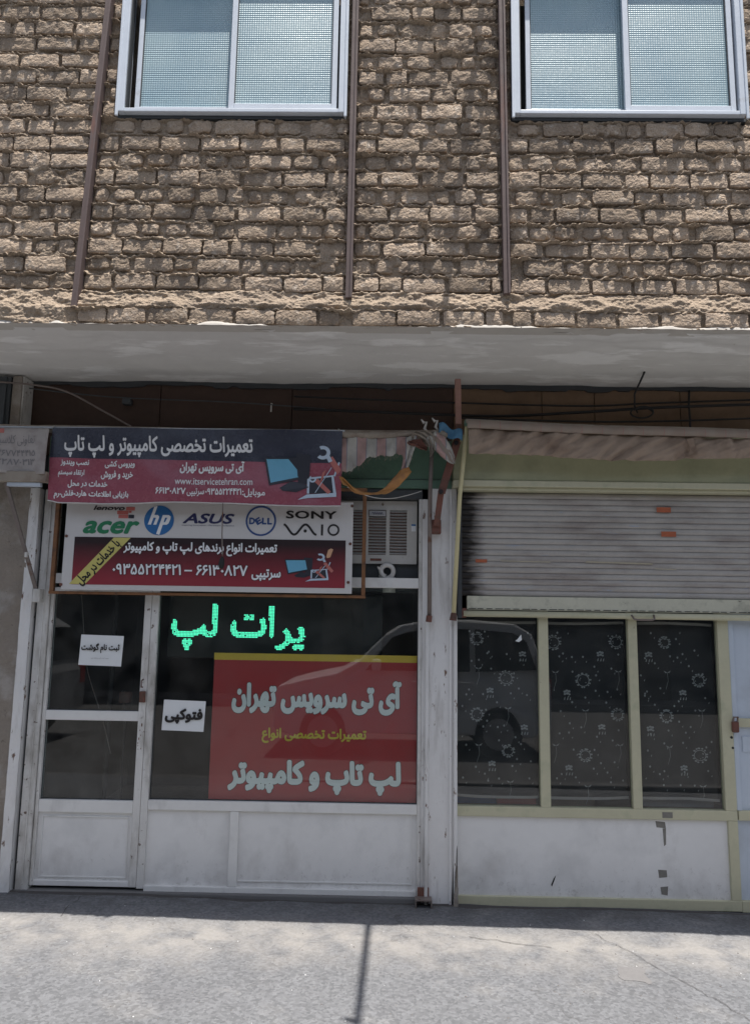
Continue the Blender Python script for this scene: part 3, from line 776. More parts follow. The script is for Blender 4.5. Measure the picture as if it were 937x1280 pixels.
def soffit():
    nx, ny = 240, 40
    X, Y = np.meshgrid(np.linspace(WX0, WX1, nx), np.linspace(-0.925, 0.06, ny))
    Z = 3.082 + (fbm(X * 2, Y * 3, 71, 4) - 0.5) * 0.022 + 0.006 * (fbm(X * 9, Y * 9, 72, 3) - 0.5)
    # drips and a fresh skim near the front edge
    Z -= 0.012 * sstep(0.5, 0.6, fbm(X * 2.2, Y * 7, 73, 4)) * (1 - sstep(-0.62, -0.5, Y))
    B().grid(X, Y, Z).build('soffit', 'soffit', slab, smooth=True, recalc=False)
    B().box(WX0, WX1, -0.63, 0.3, 3.125, 3.35).build('slab', 'soffit', slab)
soffit()

# ------------------------------------------------------------------ upper windows
def upper_window(x0, x1, label):
    z0, z1 = WINZ0, 5.14
    y = YW
    t = thing('sliding_window', ((x0 + x1) / 2, y, z0), label, 'window', 'aluminium windows in the brick wall')
    W_ = 0.034
    fr = B()
    fr.box(x0, x0 + W_, y - 0.035, y + 0.06, z0, z1); fr.box(x1 - W_, x1, y - 0.035, y + 0.06, z0, z1)
    fr.box(x0 + W_, x1 - W_, y - 0.033, y + 0.06, z0, z0 + 0.022); fr.box(x0 + W_, x1 - W_, y - 0.033, y + 0.06, z1 - 0.03, z1)
    fr.box(x0 - 0.012, x0 + 0.004, y - 0.041, y - 0.028, z0 - 0.028, z1); fr.box(x1 - 0.004, x1 + 0.012, y - 0.041, y - 0.028, z0 - 0.028, z1)
    fr.build('frame', 'alu', t, bevel=0.003)
    tr = B(); tr.box(x0 + W_, x1 - W_, y - 0.02, y + 0.03, z0 + 0.0225, z0 + 0.03); tr.box(x0 + W_, x0 + W_ + 0.006, y - 0.02, y + 0.03, z0 + 0.03, z1 - 0.03)
    tr.build('track', 'seal', t)
    mid = (x0 + x1) / 2 - 0.005
    def sash(a, b, ya, yb, wl, wr):
        s = B()
        s.box(a, a + wl, ya, yb, z0 + 0.03, z1 - 0.032); s.box(b - wr, b, ya, yb, z0 + 0.03, z1 - 0.032)
        s.box(a + wl, b - wr, ya + 0.002, yb - 0.002, z0 + 0.031, z0 + 0.062); s.box(a + wl, b - wr, ya + 0.002, yb - 0.002, z1 - 0.06, z1 - 0.033)
        so_ = s.build('sash', 'alu', t, bevel=0.002)
        B().box(a + wl - 0.004, b - wr + 0.004, (ya + yb) / 2 + 0.003, (ya + yb) / 2 + 0.008, z0 + 0.058, z1 - 0.056).build('pane', 'pglass', so_)
        g = B(); g.box(a + wl, a + wl + 0.004, ya + 0.004, yb - 0.001, z0 + 0.062, z1 - 0.06); g.box(b - wr - 0.004, b - wr, ya + 0.004, yb - 0.001, z0 + 0.062, z1 - 0.06)
        g.build('gasket', 'seal', so_)
    sash(x0 + W_ + 0.04, mid + 0.02, y + 0.012, y + 0.034, 0.026, 0.02)
    sash(mid - 0.014, x1 - W_ - 0.012, y - 0.018, y + 0.004, 0.03, 0.028)
    # room behind and the dark reveal under the sill
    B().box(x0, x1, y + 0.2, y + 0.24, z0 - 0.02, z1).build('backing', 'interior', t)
    B().box(x0 - 0.008, x1 + 0.008, y - 0.002, y + 0.2, z0 - 0.02, z0 - 0.003).build('sill', 'seal', t)
upper_window(*WIN[0], 'white framed window with patterned glass above the printed banner')
upper_window(*WIN[1], 'white framed window with patterned glass above the half open roller shutter')

# horizontal pipe high on the wall, above the frame: its shadow lies on the pavement
t = thing('wall_bracket_pole', (0.48, YW, 5.17), 'steel pole sticking out from the wall high above the shop', 'pole')
hz = 5.17
px_ = -0.089 + 0.11 * hz
B().tube([(px_ + 0.035, YW + 0.05, hz), (px_, -1.43 - 0.195 * hz, hz)], 0.018, 10).build('pole', 'greypole', t)
B().bar((px_ + 0.005, -1.42 - 0.195 * hz, hz), (px_ - 0.055, -1.38 - 0.195 * hz, hz), 0.03, 0.03).build('hook', 'greypole', t)

# ------------------------------------------------------------------ shop interiors
def interior():
    b = B()
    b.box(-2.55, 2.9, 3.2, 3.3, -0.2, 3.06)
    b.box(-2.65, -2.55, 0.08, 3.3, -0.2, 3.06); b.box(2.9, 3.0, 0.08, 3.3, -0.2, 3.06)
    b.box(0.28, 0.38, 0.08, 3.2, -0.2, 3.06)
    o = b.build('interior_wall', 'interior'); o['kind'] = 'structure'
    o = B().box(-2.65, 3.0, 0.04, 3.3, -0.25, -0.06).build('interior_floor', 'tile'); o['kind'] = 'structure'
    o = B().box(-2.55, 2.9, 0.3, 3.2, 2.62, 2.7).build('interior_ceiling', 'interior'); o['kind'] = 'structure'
    t = thing('counter_desk', (-0.6, 1.6, -0.06), 'dark wooden counter inside the computer shop behind the red poster', 'counter')
    boxobj('top', 'wood', t, -1.15, -0.05, 1.3, 1.85, 0.80, 0.84)
    boxobj('front_panel', 'wood', t, -1.1, -0.1, 1.4, 1.42, -0.06, 0.799)
    boxobj('side_panel', 'wood', t, -1.14, -1.101, 1.35, 1.8, -0.06, 0.799); boxobj('side_panel', 'wood', t, -0.099, -0.06, 1.35, 1.8, -0.06, 0.799)
    # upright pipe and hose seen through the door
    t = thing('upright_pipe', (-1.77, 0.32, -0.06), 'black upright pipe standing just inside the glass door', 'pipe')
    B().tube([(-1.77, 0.32, -0.06), (-1.77, 0.32, 2.6)], 0.016, 10).build('pipe', 'black', t)
    B().tube([(-1.66, 0.30, -0.06 + k * 0.09) if k < 12 else (-1.66 - 0.012 * (k - 11), 0.30, -0.06 + k * 0.09) for k in range(14)], 0.008, 8).build('hose', 'black', t)
    B().box(-1.70, -1.63, 0.27, 0.33, 1.03, 1.1).build('valve', 'rustarm', t, bevel=0.008)
    t = thing('hanging_wire', (-1.9, 0.12, 1.7), 'thin grey wire hanging inside the glass door pane', 'wire')
    pts = [(-1.93 + 0.26 * (k / 10) ** 1.6 + 0.01 * math.sin(k), 0.12, 1.74 - 0.1 * k) for k in range(11)]
    B().tube(pts, 0.003, 6).build('strand', 'greypole', t)
interior()

# ------------------------------------------------------------------ left edge: plaster pier, slate leaf, neighbour's canvas
t = thing('plaster_pier', (-2.4, 0, 0), 'rough brown plaster pier left of the white glass door', 'pier')
def pier():
    X, Z = np.meshgrid(np.linspace(-3.0, -2.2, 60), np.linspace(-0.06, 2.46, 160))
    Y = -0.075 - (fbm(X * 9, Z * 9, 81, 4) - 0.5) * 0.03
    B().grid(X, Y, Z).build('plaster_face', 'plaster', t, smooth=True, recalc=False)
    B().box(-3.0, -2.202, -0.05, 0.3, -0.06, 2.46).build('core', 'plaster', t)
    X, Z = np.meshgrid(np.linspace(-2.21, -2.148, 8), np.linspace(-0.04, 2.36, 120))
    Y = -0.085 - (fbm(X * 30, Z * 11, 82, 3) - 0.5) * 0.018
    b = B(); b.grid(X, Y, Z); b.box(-2.208, -2.15, -0.07, 0.1, -0.04, 2.36)
    b.build('white_edge', 'pillar', t, recalc=False)
pier()
t = thing('slate_panel', (-2.52, -0.11, 2.75), 'dark slate grey metal panel under the overhang at the upper left corner', 'panel')
boxobj('sheet', 'slate', t, -3.0, -2.366, -0.13, -0.09, 2.46, 3.06); boxobj('rib', 'slate', t, -2.41, -2.388, -0.145, -0.131, 2.72, 3.06)
t = thing('pilaster', (-2.375, -0.09, 2.7), 'narrow pale grey pilaster between the slate panel and the brown fascia', 'pilaster')
boxobj('shaft', 'plaster', t, -2.362, -2.302, -0.12, 0.02, 2.462, 3.07, 0.006); boxobj('paint_edge', 'frame', t, -2.3015, -2.292, -0.11, 0.02, 2.70, 3.07)

# ------------------------------------------------------------------ fascias under the overhang
t = thing('brown_fascia', (-0.95, 0.03, 2.7), 'dark brown painted fascia board under the overhang above the banner', 'fascia')
for a, c in ((-2.34, -1.47), (-1.466, -0.62), (-0.616, 0.416)):
    boxobj('board', 'fascia_d', t, a, c, 0.03, 0.06, 2.6, 3.075, 0.003)
t = thing('tan_fascia', (1.6, 0.03, 2.5), 'tan painted fascia board under the overhang above the brown canvas', 'fascia')
for a, c in ((0.42, 0.98), (0.984, 1.315), (1.319, 1.86), (1.864, 2.85)):
    boxobj('board', 'fascia_t', t, a, c, 0.028, 0.06, 2.55, 3.075, 0.003)
o = B().box(-2.6, 2.95, 0.065, 0.3, 2.45, 3.105).build('fascia_backing', 'seal'); o['kind'] = 'structure'
t = thing('ragged_roof_edge', (0, 0.0, 3.05), 'dark ragged gap filler along the back of the overhang', 'filler')
def rag():
    n = 260; xs = np.linspace(-2.4, 2.8, n)
    lo = 3.045 + 0.022 * fbm(xs * 9, xs * 0, 91, 4) + np.where(fbm(xs * 3, xs * 0, 92) > 0.6, -0.008, 0.004)
    vs = []; 
    for i in range(n): vs += [(xs[i], 0.012, lo[i]), (xs[i], 0.012, 3.09), (xs[i], 0.03, lo[i])]
    fs = []
    for i in range(n - 1): fs += [(3 * i, 3 * i + 3, 3 * i + 4, 3 * i + 1), (3 * i, 3 * i + 2, 3 * i + 5, 3 * i + 3)]
    B().add(vs, fs).build('strip', 'seal', t)
rag()

t = thing('green_fascia', (-0.85, -0.03, 2.38), 'dark green sign board behind the banner and the torn striped canvas', 'fascia')
boxobj('board', 'greenboard', t, -2.13, 0.40, -0.04, 0.0, 2.452, 2.70); boxobj('lower_trim', 'greenboard', t, -2.13, 0.40, -0.052, 0.0, 2.395, 2.448)
boxobj('trim_line', 'seal', t, -2.13, 0.40, -0.045, 0.0, 2.449, 2.4515, 0)
boxobj('side_trim', 'greenboard', t, 0.295, 0.305, -0.046, -0.0405, 2.452, 2.66, 0)

# ------------------------------------------------------------------ white pillar between the two shops
t = thing('white_pillar', (0.33, -0.05, -0.04), 'white pillar of folded sheet metal with peeling paint between the two shops', 'pillar')
boxobj('core', 'pillar', t, 0.262, 0.432, -0.05, 0.1, -0.05, 2.395, 0.004)
boxobj('left_flange', 'pillar', t, 0.222, 0.2615, -0.035, 0.1, -0.05, 2.33, 0.004)
boxobj('fold', 'pillar', t, 0.243, 0.2635, -0.066, -0.036, -0.045, 1.60, 0.006)
boxobj('fold', 'pillar', t, 0.385, 0.400, -0.062, -0.0505, -0.045, 2.39, 0.005)
boxobj('fold', 'pillar', t, 0.412, 0.4335, -0.066, -0.0505, -0.045, 1.62, 0.005)
b = B()
for k in range(9):
    a = random.uniform(0, 2 * PI); b.add([(0.425 + 0.018 * math.cos(a + j * 1.3) * random.uniform(.4, 1), -0.055 - random.uniform(0, .03), -0.045 + 0.035 * k * random.uniform(.5, 1) * (j % 2)) for j in range(4)], [(0, 1, 2), (0, 2, 3), (0, 1, 3), (1, 2, 3)])
b.build('crumbled_base', 'plaster', t)
flat([[(0.413, -0.04), (0.433, -0.04), (0.433, 0.30), (0.428, 0.27), (0.426, 0.19), (0.42, 0.15), (0.417, 0.07), (0.412, 0.03)]], -0.0664, 'black', t, 'soot_stain')
flat([[(0.401, -0.04), (0.4115, -0.04), (0.4115, 0.2), (0.407, 0.13), (0.404, 0.05)]], -0.0505, 'black', t, 'soot_stain')
t = thing('channel_bracket', (0.235, -0.1, -0.03), 'short rusty steel channel stub at the foot of the white pillar', 'bracket')
b = B(); b.box(0.19, 0.285, -0.125, -0.06, 0.006, 0.014); b.box(0.19, 0.197, -0.125, -0.06, -0.045, 0.006); b.box(0.278, 0.285, -0.125, -0.06, -0.045, 0.006)
b.build('channel', 'greypole', t, bevel=0.001)
boxobj('bolt_plate', 'rustarm', t, 0.205, 0.27, -0.0595, -0.05, -0.02, 0.06, 0.002)

# ------------------------------------------------------------------ left shopfront: glass door
DB = 0.0
t = thing('glass_door', (-1.76, 0, 0), 'white metal door with two glass panes and a notice sheet taped on it', 'door')
for (a, c) in ((-2.055, -2.035), (-1.474, -1.43)):
    boxobj('stile', 'frame', t, a, c, -0.03, 0.02, 0.018, 1.75, 0.003)
boxobj('top_rail', 'frame', t, -2.0345, -1.4745, -0.028, 0.02, 1.722, 1.752, 0.003)
boxobj('middle_rail', 'white', t, -2.0345, -1.4745, -0.028, 0.02, 0.958, 1.014, 0.003)
boxobj('lower_rail', 'white', t, -2.0345, -1.4745, -0.028, 0.02, 0.428, 0.499, 0.003)
boxobj('bottom_rail', 'white', t, -2.0345, -1.4745, -0.028, 0.02, 0.018, 0.048, 0.003)
boxobj('kick_panel', 'panel', t, -2.04, -1.47, -0.012, 0.01, 0.045, 0.432, 0.001)
b = B()
for (x0, x1, z0, z1) in ((-2.012, -1.497, 0.40, 0.408), (-2.012, -1.497, 0.062, 0.070)): b.box(x0, x1, -0.018, -0.0125, z0, z1)
for (x0, x1) in ((-2.012, -2.004), (-1.505, -1.497)): b.box(x0, x1, -0.018, -0.0125, 0.0705, 0.3995)
b.build('panel_bead', 'white', t, bevel=0.001)
boxobj('upper_pane', 'glass2', t, -2.036, -1.473, -0.003, 0.002, 1.012, 1.724, 0)
boxobj('lower_pane', 'glass2', t, -2.036, -1.473, -0.003, 0.002, 0.497, 0.96, 0)
b = B()
for za, zb_ in ((0.4993, 0.504), (1.0143, 1.019)): b.box(-2.0345, -1.4745, -0.008, -0.0035, za, zb_)
for za, zb_ in ((0.5041, 0.957), (1.0191, 1.721)): b.box(-2.0348, -2.031, -0.008, -0.0035, za, zb_); b.box(-1.478, -1.4742, -0.008, -0.0035, za, zb_)
b.build('gasket', 'seal', t)
lk = B().box(-1.468, -1.434, -0.05, -0.0305, 1.07, 1.135).build('lock_case', 'rustarm', t, bevel=0.003)
B().tube([(-1.452, -0.051, 1.16), (-1.452, -0.075, 1.165), (-1.452, -0.075, 1.2), (-1.452, -0.04, 1.205)], 0.005, 8).build('latch_ring', 'greypole', lk)
# paint worn away around the lock
b = B()
for k in range(7):
    cx, cz = -1.455 + random.uniform(-.012, .012), 0.93 - k * 0.022 + random.uniform(-.01, .01); r = random.uniform(.003, .008)
    b.add([(x, -0.0306, z) for x, z in disc(cx, cz, r * .6, r * 1.6, 9)], [tuple(range(9))])
b.build('worn_spot', 'rustarm', t, recalc=False)

t = thing('door_jamb', (-2.1, 0, 0), 'white painted door jamb with a dark gap beside the plaster pier', 'jamb')
boxobj('jamb', 'frame', t, -2.132, -2.058, -0.045, 0.05, -0.01, 2.36, 0.004); boxobj('rebate', 'frame', t, -2.092, -2.084, -0.052, -0.0455, 0.0, 2.34, 0.002)
boxobj('gap', 'seal', t, -2.15, -2.1325, -0.02, 0.05, -0.01, 2.36, 0)

# ------------------------------------------------------------------ left shopfront: fixed window
t = thing('shop_window', (-0.6, 0, 0), 'large white framed shop window with the red poster and green moving lights inside', 'window')
boxobj('stile', 'frame', t, -1.428, -1.386, -0.032, 0.02, 0.012, 1.775, 0.003)
boxobj('stile', 'frame', t, 0.200, 0.2215, -0.03, 0.02, -0.02, 2.33, 0.003)
boxobj('sill_rail', 'white', t, -1.3855, 0.1995, -0.03, 0.02, 0.452, 0.507, 0.003)
boxobj('bottom_rail', 'white', t, -1.3855, 0.1995, -0.03, 0.02, -0.018, 0.03, 0.003)
boxobj('divider', 'white', t, -0.897, -0.846, -0.028, 0.02, 0.0305, 0.4515, 0.003)
boxobj('kick_panel', 'panel', t, -1.39, -0.893, -0.01, 0.01, 0.026, 0.456, 0.001)
boxobj('kick_panel', 'panel', t, -0.85, 0.204, -0.01, 0.01, 0.026, 0.456, 0.001)
b = B()
b.box(-0.845, 0.172, -0.016, -0.0105, 0.058, 0.066); b.box(0.165, 0.172, -0.016, -0.0105, 0.0665, 0.45)
b.build('panel_bead', 'white', t, bevel=0.001)
boxobj('pane', 'glass', t, -1.388, 0.202, -0.003, 0.002, 0.504, 1.78, 0)
b = B(); b.box(-1.3855, 0.1995, -0.008, -0.0035, 0.5072, 0.5125); b.box(-1.3858, -1.381, -0.008, -0.0035, 0.5126, 1.774); b.box(0.195, 0.1998, -0.008, -0.0035, 0.5126, 1.774)
b.build('gasket', 'seal', t)
boxobj('transom_bar', 'white', t, -2.057, 0.1995, -0.034, 0.02, 1.777, 1.838, 0.003)
for x in (-1.98, -1.43):
    boxobj('transom_post', 'frame', t, x, x + 0.035, -0.03, 0.02, 1.8385, 2.33, 0.003)
boxobj('transom_pane', 'glass2', t, -1.944, -0.40, -0.002, 0.002, 1.83, 2.335, 0)
boxobj('head', 'seal', t, -2.057, 0.2215, -0.03, 0.05, 2.33, 2.392, 0.003)
th = B(); th.box(-2.14, 0.222, -0.055, 0.02, -0.06, 0.0); th.build('threshold', 'kerb', t, bevel=0.008)

# ------------------------------------------------------------------ air conditioner behind the transom
t = thing('air_conditioner', (-0.08, 0.03, 1.94), 'old white window air conditioner with rusty louvres beside the logo sign', 'air conditioner')
boxobj('casing', 'acwhite', t, -0.34, 0.19, 0.06, 0.5, 1.93, 2.325, 0.006)
b = B()
cols = [(-0.245, -0.135), (-0.113, -0.003), (0.020, 0.127)]
zs0, zs1 = 1.985, 2.268
xs = [-0.34] + [v for c in cols for v in c] + [0.19]
for i in range(0, len(xs), 2): b.box(xs[i], xs[i + 1], 0.035, 0.0595, 1.93, 2.325)
for a, c in cols: b.box(a, c, 0.035, 0.0595, 1.93, zs0); b.box(a, c, 0.035, 0.0595, zs1, 2.325)
b.build('front', 'acwhite', t)
b = B()
for a, c in cols: b.box(a, c, 0.0535, 0.0595, zs0, zs1)
b.build('louvre_shadow_box', 'rustarm', t)
lv = None
for a, c in cols:
    for k in range(15):
        z = zs0 + (k + 0.5) * (zs1 - zs0) / 15
        b = B(); b.add([(a, 0.031, z - 0.005), (c, 0.031, z - 0.005), (c, 0.05, z + 0.009), (a, 0.05, z + 0.009), (a, 0.033, z - 0.006), (c, 0.033, z - 0.006)], [(0, 1, 2, 3), (4, 5, 1, 0)])
        if a == cols[1][0] and k >= 13: continue
        b.build('louvre', 'acwhite', t)
boxobj('badge', 'silver', t, -0.110, -0.006, 0.022, 0.034, 2.228, 2.262, 0.002)
# looping script lettering on the badge, too worn to read
b = B(); pts = [(-0.09 + 0.065 * k / 24, 0.020, 2.245 + 0.008 * math.sin(k * 1.25)) for k in range(25)]
B().tube(pts, 0.0016, 5).build('badge_script', 'asus', t)
boxobj('blue_label', 'hpblue', t, 0.155, 0.182, 0.0335, 0.0348, 2.17, 2.18, 0); boxobj('label', 'paper', t, 0.155, 0.182, 0.0335, 0.0348, 2.135, 2.1695, 0)
boxobj('knob_plate', 'rustarm', t, -0.10, -0.03, 0.030, 0.0345, 1.947, 1.962, 0.002)
t = thing('gap_shade_block', (-0.08, 0.06, 1.84), 'black block standing for the shaded gap beneath the air conditioner', 'board')
boxobj('board', 'seal', t, -0.36, 0.198, 0.07, 0.4, 1.76, 1.93, 0)  # dark colour stands for the shade in the open gap under the unit
t = thing('plastic_hose_coil', (0.0, 0.0, 1.86), 'white coiled plastic hose on the window bar under the air conditioner', 'hose')
pts = []
for k in range(34):
    a = PI * 1.15 + 2 * PI * 1.15 * k / 33; r = 0.044 - 0.0003 * k
    pts.append((0.005 + r * math.cos(a), 0.03 - 0.012 * k / 33 * 1.5, 1.882 + r * math.sin(a)))
b = B(); b.tube(pts, 0.015, 10); b.build('coil', 'coil', t, smooth=True)
B().tube([(-0.035, 0.012, 1.89), (-0.052, 0.0, 1.908)], [0.012, 0.004], 8).build('loose_end', 'coil', t)
B().tube([(0.02, 0.05, 1.845), (0.02, 0.05, 1.752)], 0.04, 14).build('spout', 'coil', t, smooth=False)

# ------------------------------------------------------------------ rusty sign frame and logo sign
t = thing('sign_frame', (-1.07, -0.11, 1.72), 'thin rusty angle iron frame holding the computer logo sign', 'frame')
for nm, (x0, x1, z0, z1) in (('upright', (-2.028, -2.004, 1.725, 2.33)), ('upright', (-0.147, -0.124, 1.725, 2.36))):
    boxobj(nm, 'rustbar', t, x0, x1, -0.125, -0.095, z0, z1, 0.002)
boxobj('bottom_bar', 'rustbar', t, -2.03, -0.122, -0.128, -0.095, 1.708, 1.7245, 0.002)
boxobj('top_bar', 'rustbar', t, -2.028, -0.122, -0.124, -0.095, 2.3605, 2.378, 0.002)
YS = -0.15
def ys(x, z): return YS + 0 * np.asarray(x, float)
sign = thing('logo_sign', (-1.07, YS, 1.735), 'white and red sign with computer brand logos and a phone number', 'sign')
B().box(-1.948, -0.203, YS, YS + 0.02, 1.733, 2.285).build('board', 'signwhite', sign, bevel=0.002)
def SX(px): return -1.948 + (px - 82) / (440.5 - 82) * 1.745
def SZ(py, px=260): return 2.262 - (py - 630 - (px - 82) * 0.006) / 109.0 * 0.524
B().add([(SX(95), YS - 0.0015, 1.765), (SX(432), YS - 0.0015, 1.765), (SX(432), YS - 0.0015, 2.052), (SX(95), YS - 0.0015, 2.052)], [(0, 1, 2, 3)]).build('red_band', 'signred', sign, recalc=False)
# ribbon
flat([[(SX(92), 1.767), (SX(112), 1.767), (SX(165), 2.050), (SX(144), 2.050)]], YS, 'ribbon', sign, 'ribbon', lift=0.0025)
put_text('با خدمات در محل', SX(127) - 0.168, SX(127) + 0.168, 1.897 - 0.038, 1.897 + 0.038, ys, 'letterblack', sign, bold=0.035, rot=math.atan2(0.283, 0.255), lift=0.004)
def outlined(body, x0, x1, z0, z1, yf, parent, bold=0.038, grow=0.035, fill='letterwhite', lift=0.004, **kw):
    put_text(body, x0, x1, z0, z1, yf, 'letterblack', parent, bold=bold, grow=grow, lift=lift, name='lettering_outline', **kw)
    put_text(body, x0, x1, z0, z1, yf, fill, parent, bold=bold, lift=lift + 0.0015, **kw)
outlined('تعمیرات انواع برندهای لپ تاپ و کامپیوتر', SX(157), SX(347.5), 1.945, 2.028, ys, sign)
outlined('سرتیپی', SX(317), SX(353), 1.80, 1.872, ys, sign)
outlined('۶۶۱۳۰۸۲۷', SX(248.5), SX(312), 1.828, 1.893, ys, sign, bold=0.025)
outlined('۰۹۳۵۵۲۲۴۴۲۱', SX(145), SX(230), 1.828, 1.893, ys, sign, bold=0.025)
flat([[(SX(234), 1.852), (SX(243.5), 1.852), (SX(243.5), 1.861), (SX(234), 1.861)]], YS, 'letterwhite', sign, 'dash', lift=0.005)
# logos
put_text('lenovo', SX(116), SX(155.5), SZ(640.5), SZ(634.5), ys, 'letterblack', sign, bold=0.035, shear=0.25, rtl=False)
flat([[(SX(a), SZ(d)), (SX(b_), SZ(d)), (SX(b_), SZ(c)), (SX(a), SZ(c))] for a, b_, c, d in ((157, 168, 636, 640.5), (146, 160, 640.9, 645.5), (160.4, 164, 640.9, 643.5), (148, 160, 645.9, 650.5))], YS, 'lenred', sign, 'logo_block', lift=0.002)
flat([[(SX(160.5), SZ(650.5)), (SX(167.5), SZ(650.5)), (SX(167.5), SZ(645.9)), (SX(160.5), SZ(645.9))]], YS, 'dkprint', sign, 'logo_block', lift=0.002)
put_text('acer', SX(104.5), SX(175), SZ(670.5), SZ(654), ys, 'acer', sign, bold=0.035, shear=0.3, rtl=False)
hx, hzz = SX(199), SZ(652.5)
flat([disc(hx, hzz, 0.0905, 0.0905, 40)], YS, 'hpblue', sign, 'logo_disc', lift=0.002)
def HP(u, v): return (hx + u * 0.0905, hzz + v * 0.0905)
hp = []
hp.append([HP(-0.36, 0.92), HP(-0.14, 0.98), HP(-0.52, -0.30), HP(-0.74, -0.30)])
hp.append([HP(-0.34, 0.36), HP(-0.10, 0.36), HP(0.0, 0.26), HP(-0.02, 0.12), HP(-0.16, -0.30), HP(-0.36, -0.30), HP(-0.21, 0.17), HP(-0.38, 0.17)])
hp.append([HP(0.24, 0.36), HP(0.46, 0.36), HP(0.08, -0.98), HP(-0.14, -0.92)])
hp.append([HP(0.42, 0.36), HP(0.66, 0.36), HP(0.78, 0.26), HP(0.77, 0.10), HP(0.66, -0.20), HP(0.52, -0.30), HP(0.24, -0.30), HP(0.29, -0.12), HP(0.42, -0.12), HP(0.55, 0.18), HP(0.37, 0.18)])
flat(hp, YS, 'letterwhite', sign, 'logo_letters', lift=0.0035)
put_text('ASUS', SX(228.5), SX(293), SZ(656), SZ(643), ys, 'asus', sign, bold=0.03, shear=0.28, rtl=False)
put_text('Inspiring Innovation • Persistent Perfection', SX(228), SX(293), SZ(659.5), SZ(657.2), ys, 'asus', sign, bold=0.0, rtl=False)
flat(ring(SX(326), SZ(651.5), 0.0925, 0.011), YS, 'dell', sign, 'logo_ring', lift=0.002)
for ch, a, b_, rt in (('D', 311.5, 318.8, 0), ('E', 319.2, 326.5, 0.55), ('L', 327.4, 333, 0), ('L', 334, 340, 0)):
    put_text(ch, SX(a), SX(b_), SZ(656), SZ(647.5), ys, 'dell', sign, bold=0.05, rot=rt, rtl=False, name='logo_letter')
put_text('SONY', SX(357), SX(420), SZ(648), SZ(638), ys, 'letterblack', sign, bold=0.03, rtl=False, space=1.06)
va = [(SX(355 + 41 * i / 32), SZ(661.5) + (0.036 if i < 1 else 1) * 0.033 * math.cos(PI * (i / 32 * 41 / 12.4) + 0.0) * (1 if i else 20)) for i in range(33)]
va = [(SX(355 + 40 * i / 36), SZ(661.8) + 0.031 * math.cos(0.25 + 2.93 * PI * i / 36 * (0.98))) for i in range(37)]
flat(stroke(va, 0.013), YS, 'letterblack', sign, 'logo_wave', lift=0.002)
flat([disc(SX(381.5), SZ(663.5), 0.010, 0.010, 14)], YS, 'letterblack', sign, 'logo_dot', lift=0.002)
flat([[(SX(401), SZ(669)), (SX(403.6), SZ(669)), (SX(403.6), SZ(655)), (SX(401), SZ(655))]], YS, 'letterblack', sign, 'logo_letter', lift=0.002)
flat(ring(SX(416.5), SZ(661.8), 0.036, 0.011), YS, 'letterblack', sign, 'logo_letter', lift=0.002)
for px, py in ((80.5, 674), (78, 735), (439, 631), (437.5, 679), (436, 727)):
    b = B(); b.tube([(SX(px) + 0.02 * (px < 100), YS - 0.006, SZ(py) if py != 727 else 1.80), (SX(px) + 0.02 * (px < 100), YS + 0.002, SZ(py) if py != 727 else 1.80)], 0.009, 10); b.build('screw', 'rustarm', sign)

# repair artwork: monitor, tower, laptop, spanner, screwdriver
def artwork(U, V, yf, parent, l0, extra=True):
    """U, V map the artwork's own 0..100 sheet to x, z"""
    def P(*pts): return [(U(x), V(y)) for x, y in pts]
    def F(polys, m, name, k): flat(polys, 0, m, parent, name, yfun=yf, lift=l0 + 0.0008 * k)
    F([P((42, 12), (62, 14), (60, 74), (46, 72))], 'dkprint', 'print_tower', 0)
    F([P((22, 82), (36, 68), (50, 70), (62, 78), (44, 90), (26, 88))], 'dkprint', 'print_stand', 1)
    F([P((0, 20), (48, 20), (53, 62), (8, 78))], 'dkprint', 'print_monitor', 2)
    F([P((3, 24), (45.5, 23), (50, 58), (10, 72))], 'screen', 'print_screen', 3)
    F([P((58, 62), (61, 62), (61, 92), (58, 92)), P((58, 60), (93, 55), (93, 58), (58, 64)), P((90, 57), (93, 57), (97, 92), (93, 92)), P((93, 56), (99, 28), (101, 30), (95, 58))], 'ltprint', 'print_laptop', 2)
    F([P((61, 64), (90, 59), (93, 91), (61, 92))], 'dkprint', 'print_laptop_screen', 1)
    F([P((46, 105), (58, 94), (97, 90), (97, 98), (60, 101))], 'ltprint', 'print_keyboard', 3)
    F([P((66, 66), (72, 62), (90, 88), (86, 93))], 'redprint', 'print_handle', 4)
    F(stroke(P((69, 90), (90, 40)), 0.004), 'ltprint', 'print_blade', 4)
    F([P((78, 50), (83, 44), (78, 66), (75, 70))], 'redprint', 'print_grip', 5)
    F([[(U(78) + (U(10) - U(0)) * r * math.cos(a), V(10) + (V(0) - V(14)) * r * math.sin(a)) for r, a in [(1.0, q) for q in np.linspace(-2.4, 2.1, 18)] + [(0.5, q) for q in np.linspace(2.1, -2.4, 18)]]], 'ltprint', 'print_spanner', 5)
    F([P((82, 18), (87, 16), (91, 27), (86, 30))], 'ltprint', 'print_spanner_neck', 5)
    F([[(U(65) + (U(5) - U(0)) * r * math.cos(a), V(63) + (V(0) - V(7)) * r * math.sin(a)) for r, a in [(1.0, q) for q in np.linspace(-4.2, 0.6, 16)] + [(0.5, q) for q in np.linspace(0.6, -4.2, 16)]]], 'ltprint', 'print_spanner', 6)
    if extra: F([P((85, 24), (91, 17), (103, 45), (98, 54))], 'redprint', 'print_handle', 4)
    else:
        F([P((85, 36), (90, 28), (108, 62), (103, 70))], 'redprint', 'print_handle', 4)
        F([P((95, -18), (101, -24), (106, -20), (100, 10), (93, 14), (91, 8))], 'handleprint', 'print_screwdriver', 6)
artwork(lambda u: SX(357) + (SX(418) - SX(357)) * u / 108, lambda v: SZ(693) - (SZ(693) - SZ(727)) * v / 105 - 0.0, ys, sign, 0.003, False)

